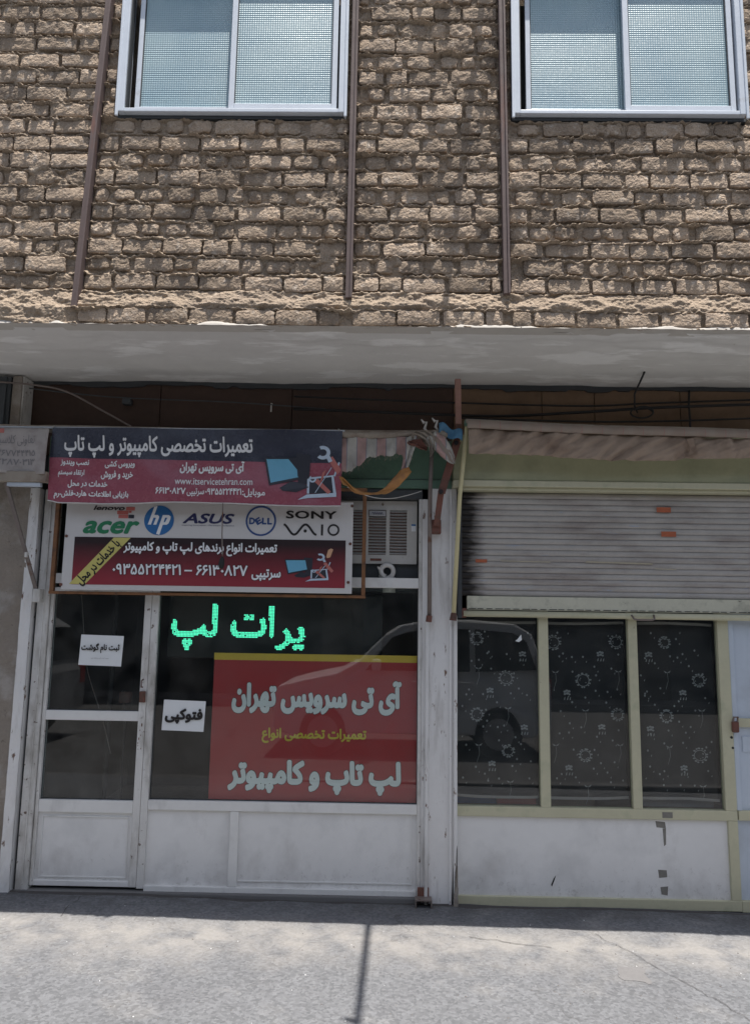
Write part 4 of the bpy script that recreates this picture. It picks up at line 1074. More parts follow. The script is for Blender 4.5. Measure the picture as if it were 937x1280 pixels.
# ------------------------------------------------------------------ printed vinyl banner
YB = -0.265
def yb(x, z):
    x = np.asarray(x, float); z = np.asarray(z, float)
    e = np.clip((2.70 - z) / 0.46, 0, 1)
    s = 0.010 * np.sin(x * 5.1 + 0.6) * e + 0.007 * np.sin(x * 11.3 + z * 7) * e + 0.012 * np.exp(-((x + 1.93 + (z - 2.45) * 0.35) / 0.045) ** 2) * e + 0.010 * np.exp(-((x + 1.84 - (2.4 - z) * 0.5) / 0.03) ** 2) * sstep(2.45, 2.3, z)
    s = s + 0.07 * (fbm(x * 2.2, z * 3, 101, 3) - 0.5) * e + 0.028 * np.abs(fbm(x * 3.1 + z * 1.6, z * 2.4 - x * 0.8, 102, 3) - 0.5) * np.clip(e * 2, 0, 1)
    return YB - s
ban = thing('vinyl_banner', (-1.14, YB, 2.24), 'navy and magenta vinyl banner with white lettering hanging above the logo sign', 'banner')
def bx(px): return -2.013 + (px - 65.5) / (426.5 - 65.5) * 1.738
def bz(py, px=250): return 2.70 - (py - 536 - (px - 65) * 0.011) / 93.5 * 0.462
def banner_sheet(z0f, z1f, material, name, n=140, m=26):
    u, v = np.meshgrid(np.linspace(0, 1, n), np.linspace(0, 1, m))
    xl = -2.018 - 0.0 * u; 
    X = -2.020 + u * 1.748
    Z = z0f(X) + v * (z1f(X) - z0f(X))
    B().grid(X, yb(X, Z), Z).build(name, material, ban, smooth=True, recalc=False)
zsplit = lambda x: 2.514 - 0.008 * (x + 2.0) 
zlow = lambda x: 2.247 + 0.006 * np.sin(x * 5 + 1) + 0.012 * sstep(-1.95, -2.02, x)
zhigh = lambda x: 2.702 + 0.003 * np.sin(x * 7)
banner_sheet(zlow, zsplit, 'magenta', 'lower_band')
banner_sheet(zsplit, zhigh, 'navy', 'upper_band')
b = B(); xs = np.linspace(-2.02, -0.272, 60); b.tube([(x, float(yb(x, float(zlow(x)))), float(zlow(x))) for x in xs], 0.0035, 6); b.build('hem', 'signwhite', ban)
put_text('تعمیرات تخصصی کامپیوتر و لپ تاپ', bx(81), bx(316), bz(575), bz(547), yb, 'letterwhite', ban, bold=0.03, shear=-0.12, lift=0.003)
put_text('آی تی سرویس تهران', bx(227), bx(307), bz(593.5), bz(577.5), yb, 'letterwhite', ban, bold=0.045, lift=0.003)
put_text('www.itservicetehran.com', bx(222), bx(318), bz(607), bz(598.5), yb, 'letterwhite', ban, bold=0.008, rtl=False, lift=0.003)
put_text('موبایل:', bx(306), bx(334), bz(622), bz(611), yb, 'letterwhite', ban, bold=0.02, lift=0.003)
put_text('۰۹۳۵۵۲۲۴۴۲۱', bx(260), bx(305), bz(619), bz(611), yb, 'letterwhite', ban, bold=0.03, lift=0.003)
put_text('سرتیپی', bx(237.5), bx(258.5), bz(622), bz(611.5), yb, 'letterwhite', ban, bold=0.02, lift=0.003)
put_text('۶۶۱۳۰۸۲۷', bx(199), bx(236), bz(619), bz(611), yb, 'letterwhite', ban, bold=0.03, lift=0.003)
for s_, a, c, d, e in (('ویروس کشی', 132.5, 171, 577, 586.5), ('نصب ویندوز', 79, 113, 576, 584.5), ('خرید و فروش', 128, 169, 589, 600), ('ارتقاء سیستم', 76, 108, 588, 598), ('خدمات در محل', 89, 137, 601, 611), ('بازیابی اطلاعات هارد-فلش-رم', 71.5, 164, 613.5, 624)):
    put_text(s_, bx(a), bx(c), bz(e, a), bz(d, a), yb, 'letterwhite', ban, bold=0.035, lift=0.003)
artwork(lambda u: bx(331) + (bx(425) - bx(331)) * u / 101, lambda v: bz(556) - (bz(556) - bz(623)) * (v + 6) / 110, yb, ban, 0.003, True)

# awning roll from which the banner hangs, with the torn striped canvas
t = thing('canvas_roll', (-1.1, -0.21, 2.70), 'rolled up old awning canvas along the top of the banner', 'awning')
xs = np.linspace(-2.75, 0.30, 60)
B().tube([(x, -0.205 + 0.004 * math.sin(x * 9), 2.700 + 0.006 * math.sin(x * 2.3)) for x in xs], [0.022 + 0.006 * vnoise(x * 6, 0, 5) for x in xs], 12).build('roll', 'oldcanvas', t, smooth=True)
B().tube([(-2.76, -0.235, 2.708), (-0.26, -0.235, 2.706)], 0.007, 8).build('front_rod', 'alu', t)
for x in (-2.02, -0.29):
    B().tube([(x, -0.245, 2.70), (x, -0.262, 2.708), (x - 0.01, -0.22, 2.722), (x, -0.19, 2.71)], 0.003, 6).build('tie', 'coil', t)

torn = thing('torn_striped_canvas', (0.0, -0.24, 2.5), 'torn pink and white striped awning canvas with a ragged edge beside the banner', 'awning')
def torn_canvas():
    u, v = np.meshgrid(np.linspace(0, 1, 90), np.linspace(0, 1, 16))
    X = -0.285 + u * 0.475
    prof = np.interp(X, [-0.29, -0.26, -0.16, -0.10, -0.04, 0.03, 0.06, 0.09, 0.12, 0.16, 0.2], [2.43, 2.46, 2.49, 2.545, 2.56, 2.545, 2.57, 2.56, 2.50, 2.60, 2.66])
    prof = prof + 0.016 * (fbm(X * 60, X * 0, 111, 4) - 0.5) * 2
    top = 2.672
    Z = top - v * (top - prof)
    Y = -0.238 - 0.030 * np.sin(X * 33 + 1.5 * np.sin(X * 9) + v) * v - 0.02 * v + 0.05 * (fbm(X * 11, Z * 6, 112, 4) - 0.5) + 0.03 * np.abs(fbm(X * 15 + Z * 5, Z * 8, 113, 3) - 0.5)
    B().grid(X, Y, Z).build('striped_cloth', 'tornstripe', torn, smooth=True, solid=0.002)
    b = B()                                         # loose threads along the tear
    for k in range(34):
        x = -0.27 + 0.44 * k / 33; zt = float(np.interp(x, X[0], prof[-1])); ln = random.uniform(0.006, 0.03)
        b.tube([(x, -0.262, zt + 0.012), (x + random.uniform(-.006, .006), -0.265, zt - ln * 0.5), (x + random.uniform(-.012, .012), -0.263, zt - ln)], 0.0012, 4)
    b.build('frayed_threads', 'oldcanvas', torn)
    # strips of cloth hanging and tied round the rod, each with its own folds
    def strip(name, path, wid, material, y0, seed, ax=(1, 0.25)):
        n = 28; P = np.array(path, float); tt = np.linspace(0, len(P) - 1, n)
        px2 = np.interp(tt, range(len(P)), P[:, 0]); pz2 = np.interp(tt, range(len(P)), P[:, 1]); ww = np.interp(tt, range(len(P)), wid)
        m = 9; q = np.linspace(-0.5, 0.5, m)
        XX = px2[:, None] + q[None, :] * ww[:, None] * ax[0] + 0.010 * (fbm(tt[:, None] * 2 + seed, q[None, :] * 3 + seed, 181, 3) - 0.5)
        ZZ = pz2[:, None] + q[None, :] * ww[:, None] * ax[1] + 0.010 * (fbm(tt[:, None] * 2 + seed * 2, q[None, :] * 4, 182, 3) - 0.5)
        YY = y0 - 0.014 * np.cos(q[None, :] * 13 + tt[:, None] * 0.8 + seed) + 0.03 * (fbm(tt[:, None] * 1.3 + seed, q[None, :] * 5, 183, 4) - 0.5)
        B().grid(XX, YY, ZZ).build(name, material, torn, smooth=True, solid=0.002)
    strip('frayed_tail', [(0.14, 2.67), (0.135, 2.60), (0.115, 2.52), (0.09, 2.44), (0.083, 2.395)], [0.09, 0.06, 0.045, 0.03, 0.008], 'tornstripe', -0.262, 1.3)
    strip('hanging_flap', [(0.255, 2.675), (0.30, 2.635), (0.345, 2.58), (0.375, 2.53), (0.392, 2.50)], [0.085, 0.10, 0.085, 0.05, 0.015], 'tornstripe', -0.295, 2.1, (0.8, 0.6))
    strip('red_lining', [(0.12, 2.635), (0.165, 2.63), (0.205, 2.61), (0.235, 2.59)], [0.02, 0.04, 0.045, 0.02], 'rustarm', -0.278, 3.7, (0.25, 1))
    strip('knotted_strip', [(0.16, 2.69), (0.21, 2.685), (0.245, 2.66), (0.262, 2.62), (0.262, 2.57), (0.258, 2.545)], [0.03, 0.055, 0.06, 0.05, 0.035, 0.012], 'oldcanvas', -0.292, 4.4, (0.7, 0.7))
    u, v = np.meshgrid(np.linspace(0, 1, 80), np.linspace(0, 1, 8))
    X = -0.29 + u * 0.50; Z = 2.708 - 0.040 * v + 0.006 * np.sin(X * 12) + 0.012 * (fbm(X * 14, v * 2, 186, 3) - 0.5); Y = -0.235 - 0.02 * np.sin(PI * v) - 0.02 * (fbm(X * 20 + v * 3, v * 2, 185, 3) - 0.5)
    B().grid(X, Y, Z).build('rolled_edge', 'oldcanvas', torn, smooth=True, solid=0.003)
    for k, (x, z, sx, sz) in enumerate(((0.20, 2.668, 0.075, 0.03), (0.255, 2.65, 0.05, 0.045), (0.30, 2.69, 0.06, 0.03))):
        bm = bmesh.new(); bmesh.ops.create_icosphere(bm, subdivisions=4, radius=1)
        for vv in bm.verts:
            d = 0.72 + 0.5 * float(fbm(vv.co.x * 2 + k, vv.co.z * 2 + vv.co.y, 115, 3)) - 0.55 * abs(float(fbm(vv.co.x * 3.2 + vv.co.y * 2 + k * 3, vv.co.z * 3.2 - vv.co.x, 116, 3)) - 0.5)
            vv.co = Vector((x + vv.co.x * sx * d, -0.245 + vv.co.y * 0.03 * d, z + vv.co.z * sz * d)) - Vector((0, -0.24, 2.5))
        me = bpy.data.meshes.new('bunched_cloth'); bm.to_mesh(me); bm.free()
        link_mesh('bunched_cloth', me, 'oldcanvas', torn, smooth=True)
    B().add([(0.235, -0.285, 2.655), (0.295, -0.29, 2.69), (0.36, -0.30, 2.60), (0.40, -0.30, 2.52), (0.385, -0.30, 2.50), (0.31, -0.295, 2.58)], [(0, 1, 2, 5), (5, 2, 3, 4)]).build('hanging_flap', 'pinkband', torn, solid=0.003)
    B().add([(0.13, -0.275, 2.64), (0.20, -0.28, 2.655), (0.23, -0.28, 2.60), (0.19, -0.278, 2.605), (0.125, -0.275, 2.615)], [(0, 1, 2, 3, 4)]).build('red_lining', 'rustarm', torn, solid=0.003)
torn_canvas()
t = thing('blue_plastic_scrap', (0.36, -0.24, 2.70), 'scrap of blue plastic tied beside the rusty awning arm', 'scrap')
u, v = np.meshgrid(np.linspace(0, 1, 14), np.linspace(0, 1, 8))
X = 0.305 + 0.14 * u; Z = 2.755 - 0.045 * u - 0.065 * v + 0.01 * np.sin(u * 9); Y = -0.262 - 0.02 * np.sin(u * 7 + v * 3)
B().grid(X, Y, Z).build('sheet', 'bluecloth', t, smooth=True, solid=0.003)
for k, (x, z) in enumerate(((0.22, 2.745), (0.285, 2.755))):
    t = thing('knotted_rag', (x, -0.25, z), ('white rag knot above the torn canvas, beside the blue scrap', 'white rag knot above the torn canvas, nearer the banner')[1 - k], 'rag', 'rag knots on the awning')
    B().tube([(x - 0.02, -0.25, z + 0.035), (x - 0.005, -0.262, z + 0.01), (x + 0.012, -0.255, z + 0.02), (x, -0.25, z - 0.02), (x + 0.02, -0.25, z - 0.045)], [0.004, 0.009, 0.006, 0.009, 0.003], 7).build('rag', 'signwhite', t, smooth=True)

# orange tape drooping from the banner
t = thing('orange_tape', (-0.1, -0.29, 2.31), 'orange cloth strip drooping in a loop under the torn canvas', 'strip')
path = [(-0.275, 2.395), (-0.25, 2.385), (-0.2, 2.338), (-0.14, 2.317), (-0.06, 2.314), (0.0, 2.335), (0.055, 2.39), (0.10, 2.44), (0.135, 2.462)]
wid = [0.052, 0.05, 0.04, 0.02, 0.016, 0.035, 0.055, 0.055, 0.03]
n = 60; tt = np.linspace(0, len(path) - 1, n); Pq = np.array(path)
cx_ = np.interp(tt, range(len(path)), Pq[:, 0]); cz_ = np.interp(tt, range(len(path)), Pq[:, 1]); wq = np.interp(tt, range(len(path)), wid)
for arr in (cx_, cz_, wq): arr[1:-1] = (arr[:-2] + arr[1:-1] * 2 + arr[2:]) / 4
q = np.linspace(-0.55, 0.55, 7)
X = cx_[:, None] - q[None, :] * wq[:, None] * 0.45; Z = cz_[:, None] + q[None, :] * wq[:, None]
Y = -0.297 + 0.02 * q[None, :] + 0.012 * np.sin(tt[:, None] * 1.7 + q[None, :] * 4) + 0.016 * (fbm(tt[:, None] * 1.2, q[None, :] * 4, 191, 3) - 0.5)
B().grid(X, Y, Z + 0.006 * (fbm(tt[:, None] * 3, q[None, :] * 5, 192, 3) - 0.5)).build('strip', 'orange', t, smooth=True, solid=0.002)

# ------------------------------------------------------------------ rusty folding arm, grey tube, yellow crank pole
t = thing('awning_arm', (0.40, -0.2, 2.1), 'rusty red awning arm fixed to the white pillar', 'awning arm')
B().bar((0.424, -0.20, 3.05), (0.428, -0.20, 2.76), 0.036, 0.03).build('upper_post', 'pinkarm', t, bevel=0.003)
B().bar((0.428, -0.202, 2.765), (0.417, -0.202, 2.64), 0.034, 0.034).build('elbow', 'rustarm', t, bevel=0.003)
B().bar((0.420, -0.206, 2.66), (0.325, -0.206, 2.34), 0.046, 0.02).build('forearm', 'rustarm', t, bevel=0.003)
B().bar((0.325, -0.20, 2.36), (0.301, -0.14, 2.15), 0.036, 0.022).build('lower_link', 'rustarm', t, bevel=0.003)
B().box(0.272, 0.330, -0.13, -0.066, 2.105, 2.19).build('foot_plate', 'rustarm', t, bevel=0.006)
for x, z in ((0.412, 2.645), (0.322, 2.345)):
    B().tube([(x, -0.232, z), (x, -0.18, z)], 0.014, 8).build('bolt', 'black', t)
t = thing('grey_tube', (0.258, -0.1, 1.58), 'thin grey steel tube standing against the white pillar', 'tube')
B().tube([(0.268, -0.22, 2.67), (0.262, -0.13, 2.35), (0.262, -0.11, 1.6)], 0.013, 10).build('tube', 'greypole', t, smooth=True)
B().tube([(0.262, -0.113, 1.61), (0.258, -0.118, 1.575)], 0.018, 8).build('ferrule', 'rustarm', t)
t = thing('yellow_crank_pole', (0.43, -0.15, 1.6), 'pale yellow crank pole leaning beside the roller shutter', 'pole')
B().tube([(0.472, -0.27, 2.735), (0.440, -0.15, 2.33), (0.408, -0.10, 1.615)], 0.0135, 10).build('pole', 'yellowpole', t, smooth=True)
B().tube([(0.409, -0.10, 1.63), (0.404, -0.10, 1.585)], [0.016, 0.022], 8).build('ferrule', 'rustarm', t)
B().box(0.455, 0.492, -0.30, -0.26, 2.735, 2.77).build('crank_hook', 'greenboard', t, bevel=0.006)

# ------------------------------------------------------------------ right shop: canvas valance, box, shutter
t = thing('brown_canvas_awning', (1.6, -0.3, 2.56), 'gathered brown canvas valance under the overhang above the roller shutter', 'awning')
def ztop(x): return 2.712 - 0.026 * (x - 0.48) + 0.004 * np.sin(x * 4)
def valance():
    x0, x1 = 0.478, 3.0
    u, v = np.meshgrid(np.linspace(0, 1, 420), np.linspace(0, 1, 22))
    X = x0 + u * (x1 - x0)
    low = 2.562 - 0.012 * np.sin((X - 0.5) * 2.2) + np.interp(X, [0.47, 0.9, 1.3, 1.7, 1.77, 1.82, 2.2, 3], [0.0, 0.004, -0.020, -0.018, 0.0, -0.012, -0.012, -0.012])
    Z = ztop(X) + v * (low - ztop(X))
    ph = X * 52 + 6 * fbm(X * 3, X * 0, 121, 3) + v * np.interp(X, [0.5, 1.1, 1.5, 1.75, 1.9, 3], [1.5, 5.5, 7, 3, -1, -2]) * 1.6
    amp = 0.006 + 0.018 * fbm(X * 2.3, v * 1.5, 122, 3)
    Y = -0.30 + amp * (0.5 * np.sin(ph) + 2.4 * (fbm(ph * 0.3 + v * 0.6, v * 0.8, 125, 4) - 0.5)) + 0.03 * (fbm(X * 16 + v * 5, v * 1.6, 123, 4) - 0.5) + 0.012 * np.abs(fbm(ph * 0.55, v * 1.2, 127, 3) - 0.5) - 0.014 * np.sin(PI * v)
    Y += 0.03 * np.exp(-((X - 1.775) / 0.022) ** 2) * sstep(0.25, 0.7, v)
    B().grid(X, Y, Z).build('gathered_cloth', 'valance', t, smooth=True, solid=0.002)
    u, v = np.meshgrid(np.linspace(0, 1, 200), np.linspace(0, 1, 8))
    X = x0 - 0.01 + u * (x1 - x0); Z = ztop(X) + 0.046 - v * 0.048; Y = -0.315 + 0.004 * np.sin(X * 30) - 0.012 * np.sin(PI * v)
    B().grid(X, Y, Z).build('striped_band', 'pinkband', t, smooth=True, solid=0.002)
    B().tube([(x, -0.295, float(ztop(np.array(x))) + 0.045) for x in np.linspace(x0 - 0.015, x1, 40)], 0.014, 8).build('top_roll', 'oldcanvas', t, smooth=True)
    pts = [(0.505 + 0.03 * 0, -0.3, 2.70)]
    b = B(); b.add([(x, -0.322 - 0.008 * math.sin(k), z) for k, (x, z) in enumerate(((1.755, 2.66), (1.79, 2.665), (1.80, 2.62), (1.79, 2.575), (1.765, 2.565), (1.775, 2.61)))], [(0, 1, 2, 5), (5, 2, 3, 4)])
    b.build('loose_fold', 'valance', t, solid=0.003)
valance()

t = thing('shutter_box', (1.65, -0.1, 2.38), 'olive cream painted shutter box above the half open roller shutter', 'shutter box')
boxobj('cover', 'box', t, 0.405, 3.0, -0.13, 0.0, 2.436, 2.72, 0.004)
boxobj('lip', 'cream', t, 0.400, 3.0, -0.142, 0.0, 2.395, 2.4345, 0.004)
boxobj('under_lip', 'cream', t, 0.437, 3.0, -0.118, 0.0, 2.377, 2.3945, 0.003)

shut = thing('roller_shutter', (1.7, -0.05, 1.6), 'half open weathered grey roller shutter with a pale green bottom rail', 'roller shutter')
NS = 18; zs0, zs1 = 1.737, 2.374; pitch = (zs1 - zs0) / NS
prof = []
for k in range(9):
    f = k / 8
    prof.append((-0.046 - 0.006 * math.sin(PI * f) ** 0.6, f * pitch * 0.93))
prof += [(-0.0425, pitch * 0.945), (-0.0425, pitch * 0.995)]
def slat_mesh():
    xs = [0.438, 1.2, 2.0, 3.0]; n = len(prof)
    vs = [(x - 1.7, y + 0.05, z) for x in xs for y, z in prof]
    fs = [(i * n + k, (i + 1) * n + k, (i + 1) * n + k + 1, i * n + k + 1) for i in range(len(xs) - 1) for k in range(n - 1)]
    me = bpy.data.meshes.new('slat'); me.from_pydata(vs, [], fs); me.update(); return me
sm = slat_mesh()
for k in range(NS):
    link_mesh('slat', sm, 'slat', shut, loc=(0.004 * (vnoise(k * 3.3, 1, 4) - 0.5), 0.002 * (vnoise(k * 1.7, 0, 3) - 0.5), zs0 - 1.6 + k * pitch))
boxobj('shutter_back', 'seal', shut, 0.44, 3.0, -0.036, -0.03, 1.737, 2.374, 0)
boxobj('bottom_rail', 'rail', shut, 0.492, 3.0, -0.066, -0.03, 1.652, 1.735, 0.003)
b = B()
for k in range(46):
    x = 0.5 + k * 0.054; b.box(x, x + (0.036 if k % 3 else 0.046), -0.0685, -0.0662, 1.657, 1.661)
b.build('drain_slot', 'black', shut)
B().tube([(0.47, -0.062, 1.628), (3.0, -0.062, 1.628)], 0.019, 10).build('rubber_lip', 'cream', shut, smooth=True)
B().tube([(1.475, -0.08, 1.632), (1.482, -0.105, 1.61), (1.50, -0.108, 1.605), (1.585, -0.108, 1.605), (1.603, -0.105, 1.612), (1.607, -0.08, 1.634)], 0.006, 8).build('pull_handle', 'greypole', shut, smooth=True)
boxobj('guide', 'seal', shut, 0.434, 0.4605, -0.075, -0.02, 1.60, 2.375, 0.003)
boxobj('guide_foot', 'rustarm', shut, 0.44, 0.489, -0.07, -0.03, 1.603, 1.66, 0.006)
flat([[(1.21, 1.947), (1.62, 1.940), (1.62, 1.948), (1.22, 1.956)]], -0.0595, 'creamstain', shut, 'paint_scrape')
flat([[(0.70, 1.947), (1.0, 1.944), (1.0, 1.949), (0.70, 1.953)], [(1.63, 1.912), (1.76, 1.909), (1.76, 1.914), (1.63, 1.918)]], -0.0598, 'creamstain', shut, 'paint_scrape')
for x0, x1, z0, z1, lab in ((1.655, 1.742, 2.262, 2.294, 'orange sticker near the top of the roller shutter, the upper of two'), (1.678, 1.768, 2.112, 2.144, 'orange sticker on the roller shutter, the lower of two'), (0.545, 0.615, 1.938, 1.958, 'faded red sticker at the sooty left side of the roller shutter')):
    t = thing('sticker', ((x0 + x1) / 2, -0.06, z0), lab, 'sticker')
    u, v = np.meshgrid(np.linspace(0, 1, 9), np.linspace(0, 1, 5))
    B().grid(x0 + u * (x1 - x0), -0.0605 - 0.0012 * np.sin(u * 9 + v * 4), z0 + v * (z1 - z0)).build('label', 'sticker', t, solid=0.0008)

# ------------------------------------------------------------------ right shopfront: three panes over a white panel
t = thing('curtained_shop_window', (1.25, 0, 0), 'cream green framed window of three panes with black floral curtains', 'window')
for a, c in ((0.433, 0.4365), (0.927, 0.985), (1.466, 1.520), (2.002, 2.068)):
    boxobj('mullion' if a < 2 else 'door_post', 'cream', t, a, c, -0.03, 0.02, 0.5085, 1.75, 0.003)
boxobj('sill_rail', 'cream', t, 0.433, 2.068, -0.031, 0.02, 0.452, 0.508, 0.003)
boxobj('bottom_rail', 'cream', t, 0.433, 2.068, -0.031, 0.02, -0.045, 0.012, 0.003)
boxobj('door_post', 'cream', t, 2.012, 2.068, -0.030, 0.02, 0.0125, 0.4515, 0.003)
boxobj('kick_panel', 'panel', t, 0.433, 2.013, -0.012, 0.01, 0.008, 0.455, 0.001)
for a, c in ((0.436, 0.928), (0.984, 1.467), (1.519, 2.003)):
    boxobj('pane', 'glass', t, a, c, -0.003, 0.002, 0.505, 1.66, 0)
flat([[(x, z) for x, z in pl] for pl in ([(1.595, 0.44), (1.65, 0.435), (1.655, 0.40), (1.60, 0.405)], [(1.635, 0.40), (1.655, 0.40), (1.652, 0.31), (1.64, 0.30)], [(1.60, 0.17), (1.65, 0.168), (1.652, 0.13), (1.605, 0.125)], [(1.61, 0.075), (1.655, 0.08), (1.65, 0.03), (1.615, 0.035)])], -0.0128, 'tapemark', t, 'tape_residue')
flat([[(1.63, 0.495), (1.69, 0.495), (1.69, 0.462), (1.63, 0.462)]], -0.0318, 'tapemark', t, 'tape_residue')
flat([[(0.98, 0.075), (0.995, 0.11), (1.01, 0.13), (1.0, 0.10), (0.985, 0.065)]], -0.0128, 'black', t, 'scuff')

def curtain(x0, x1, lab, shift):
    t = thing('curtain', ((x0 + x1) / 2, 0.05, 0.54), lab, 'curtain', 'black floral curtains')
    def yc(x, z): 
        x = np.asarray(x, float); z = np.asarray(z, float)
        return 0.052 + 0.004 * np.sin((x + shift) * 17) + 0.01 * (fbm(x * 4 + shift, z * 2, 131) - 0.5)
    X, Z = np.meshgrid(np.linspace(x0, x1, 40), np.linspace(0.545, 1.575, 20))
    Z = Z + 0.006 * np.sin((X + shift) * 9) * (Z - 0.5)
    B().grid(X, yc(X, Z), Z).build('cloth', 'curtain', t, smooth=True, solid=0.002)
    for zz, nm in ((1.575, 'top_hem'), (0.543, 'bottom_hem')):
        u, v = np.meshgrid(np.linspace(0, 1, 24), np.linspace(0, 1, 3))
        xx = x0 + u * (x1 - x0); z_ = zz + v * 0.016 + 0.006 * np.sin((xx + shift) * 7)
        B().grid(xx, yc(xx, z_) - 0.003, z_).build(nm, 'hem', t, solid=0.001)
    polys = []
    rnd = random.Random(int(shift * 100))
    def add(pl): polys.append([(x, z) for x, z in pl])
    for i in range(-1, 6):
        for j in range(0, 6):
            cx = x0 - 0.06 + shift * 0.21 + i * 0.192 + rnd.uniform(-.012, .012); cz = 1.47 - j * 0.444 - (0.222 if i % 2 else 0) + rnd.uniform(-.015, .015)
            def ok(x, z, m=0.03): return x0 + m < x < x1 - m and 0.56 + m < z < 1.565 - m
            if ok(cx, cz, 0.04):
                rs = rnd.uniform(0.85, 1.12)
                for q in ring(cx, cz, 0.034 * rs, 0.004, 18, rnd.uniform(0.88, 1.05)): add(q)
                for k in range(13):
                    a = 2 * PI * k / 13 + rnd.random() * 0.3; add(disc(cx + 0.039 * rs * math.cos(a), cz + 0.039 * rs * math.sin(a), 0.005 + 0.004 * rnd.random(), 0.005, 6))
                for k in range(4):
                    a = rnd.random() * 6; add(disc(cx + 0.02 * math.cos(a), cz + 0.02 * math.sin(a), 0.004, 0.003, 5))
            bx_, bz_ = cx - 0.100, cz - 0.075
            if ok(bx_, bz_):
                for dx, dz, r in ((-.014, .006, .009), (0, .012, .009), (.014, .008, .01), (-.012, -.008, .009), (.003, -.004, .01), (.016, -.009, .008)): add(disc(bx_ + dx, bz_ + dz, r * 0.9, r * 0.75, 7))
                for dx in (-.016, .002, .018): add([(bx_ + dx, bz_ - .03), (bx_ + dx + .006, bz_ - .024), (bx_ + dx + .004, bz_ - .042), (bx_ + dx - .003, bz_ - .044)])
            sx_, sz_ = cx + 0.01, cz - 0.18
            if ok(sx_, sz_):
                add([(sx_, sz_), (sx_ + .022, sz_ + .012), (sx_ + .012, sz_ - .003)]); add([(sx_, sz_), (sx_ - .022, sz_ + .010), (sx_ - .012, sz_ - .004)])
                for q in stroke([(sx_, sz_), (sx_ + .004, sz_ - .05), (sx_ - .012, sz_ - .10)], 0.0018): add(q)
            for dx, dz in ((-.07, .06), (.06, .11), (-.05, -.15), (.075, -.06), (-.085, .13), (.03, -.10), (-.02, .15), (.05, .05)):
                ex, ez = cx + dx + rnd.uniform(-.03, .03), cz + dz + rnd.uniform(-.03, .03)
                if ok(ex, ez): add(disc(ex, ez, 0.006, 0.007, 6))
                if ok(ex + .02, ez - .03): add([(ex + .016, ez - .03), (ex + .024, ez - .022), (ex + .021, ez - .036)])
    o = flat(polys, 0, 'print', t, 'floral_print', yfun=yc, lift=0.0035)
curtain(0.44, 0.925, 'black floral curtain in the pane beside the white pillar', 0.85)
curtain(0.988, 1.464, 'black floral curtain in the middle pane of the cream window', 0.45)
curtain(1.523, 2.0, 'black floral curtain in the pane beside the pale blue door', 1.2)
for x0, x1, m, nm, lab in ((0.445, 0.68, 'dell', 'file_box', 'dark blue box on the sill behind the first curtain'), (0.685, 0.92, 'posterred', 'file_box', 'red box on the sill behind the first curtain'), (1.0, 1.27, 'wood', 'file_box', 'brown box on the sill behind the middle curtain'), (1.53, 1.98, 'lettergrey', 'file_box', 'grey box on the sill behind the curtain next to the pale blue door')):
    t = thing(nm, ((x0 + x1) / 2, 0.12, 0.5), lab, 'box', 'boxes on the window sill')
    boxobj('body', m, t, x0, x1, 0.085, 0.2, 0.50, 0.60, 0.003); boxobj('lid', m, t, x0 - 0.002, x1 + 0.002, 0.083, 0.202, 0.6005, 0.62, 0.003)
o = B().box(0.435, 2.06, 0.025, 0.26, 0.46, 0.4995).build('interior_sill', 'wood'); o['kind'] = 'structure'
t = thing('paper_scrap', (0.80, 0.04, 1.5), 'small white torn paper stuck on the glass by the first curtain', 'paper')
flat([[(0.79, 1.468), (0.803, 1.478), (0.826, 1.507), (0.83, 1.475), (0.812, 1.462)]], -0.0045, 'paper', t, 'scrap')

t = thing('pale_blue_door', (2.5, 0, 0), 'pale blue metal door with cream bars at the right edge', 'door')
boxobj('leaf', 'bluedoor', t, 2.075, 2.95, -0.008, 0.02, 0.012, 1.75, 0.002)
boxobj('stile', 'bluedoor', t, 2.0695, 2.098, -0.024, 0.02, 0.51, 1.75, 0.003)
boxobj('middle_bar', 'cream', t, 2.099, 2.95, -0.03, 0.0, 0.985, 1.035, 0.003)
boxobj('lower_bar', 'cream', t, 2.075, 2.95, -0.03, 0.0, 0.455, 0.51, 0.003)
boxobj('bottom_bar', 'cream', t, 2.0695, 2.95, -0.028, 0.0, -0.05, 0.012, 0.003)
boxobj('patch', 'bluedoor', t, 2.125, 2.6, -0.014, -0.0085, 0.84, 0.93, 0.002)
lk = boxobj('lock', 'rustarm', t, 2.055, 2.095, -0.055, -0.031, 0.955, 1.02, 0.008)
B().tube([(2.06, -0.05, 1.02), (2.062, -0.06, 1.045), (2.085, -0.06, 1.045), (2.086, -0.05, 1.02)], 0.006, 8).build('shackle', 'greypole', lk)
B().tube([(2.055, -0.032, 0.925), (2.055, -0.029, 0.925)], 0.008, 10).build('keyhole', 'black', t)
B().tube([(2.06, -0.032, 0.865), (2.06, -0.029, 0.865)], 0.007, 10).build('keyhole', 'black', t)

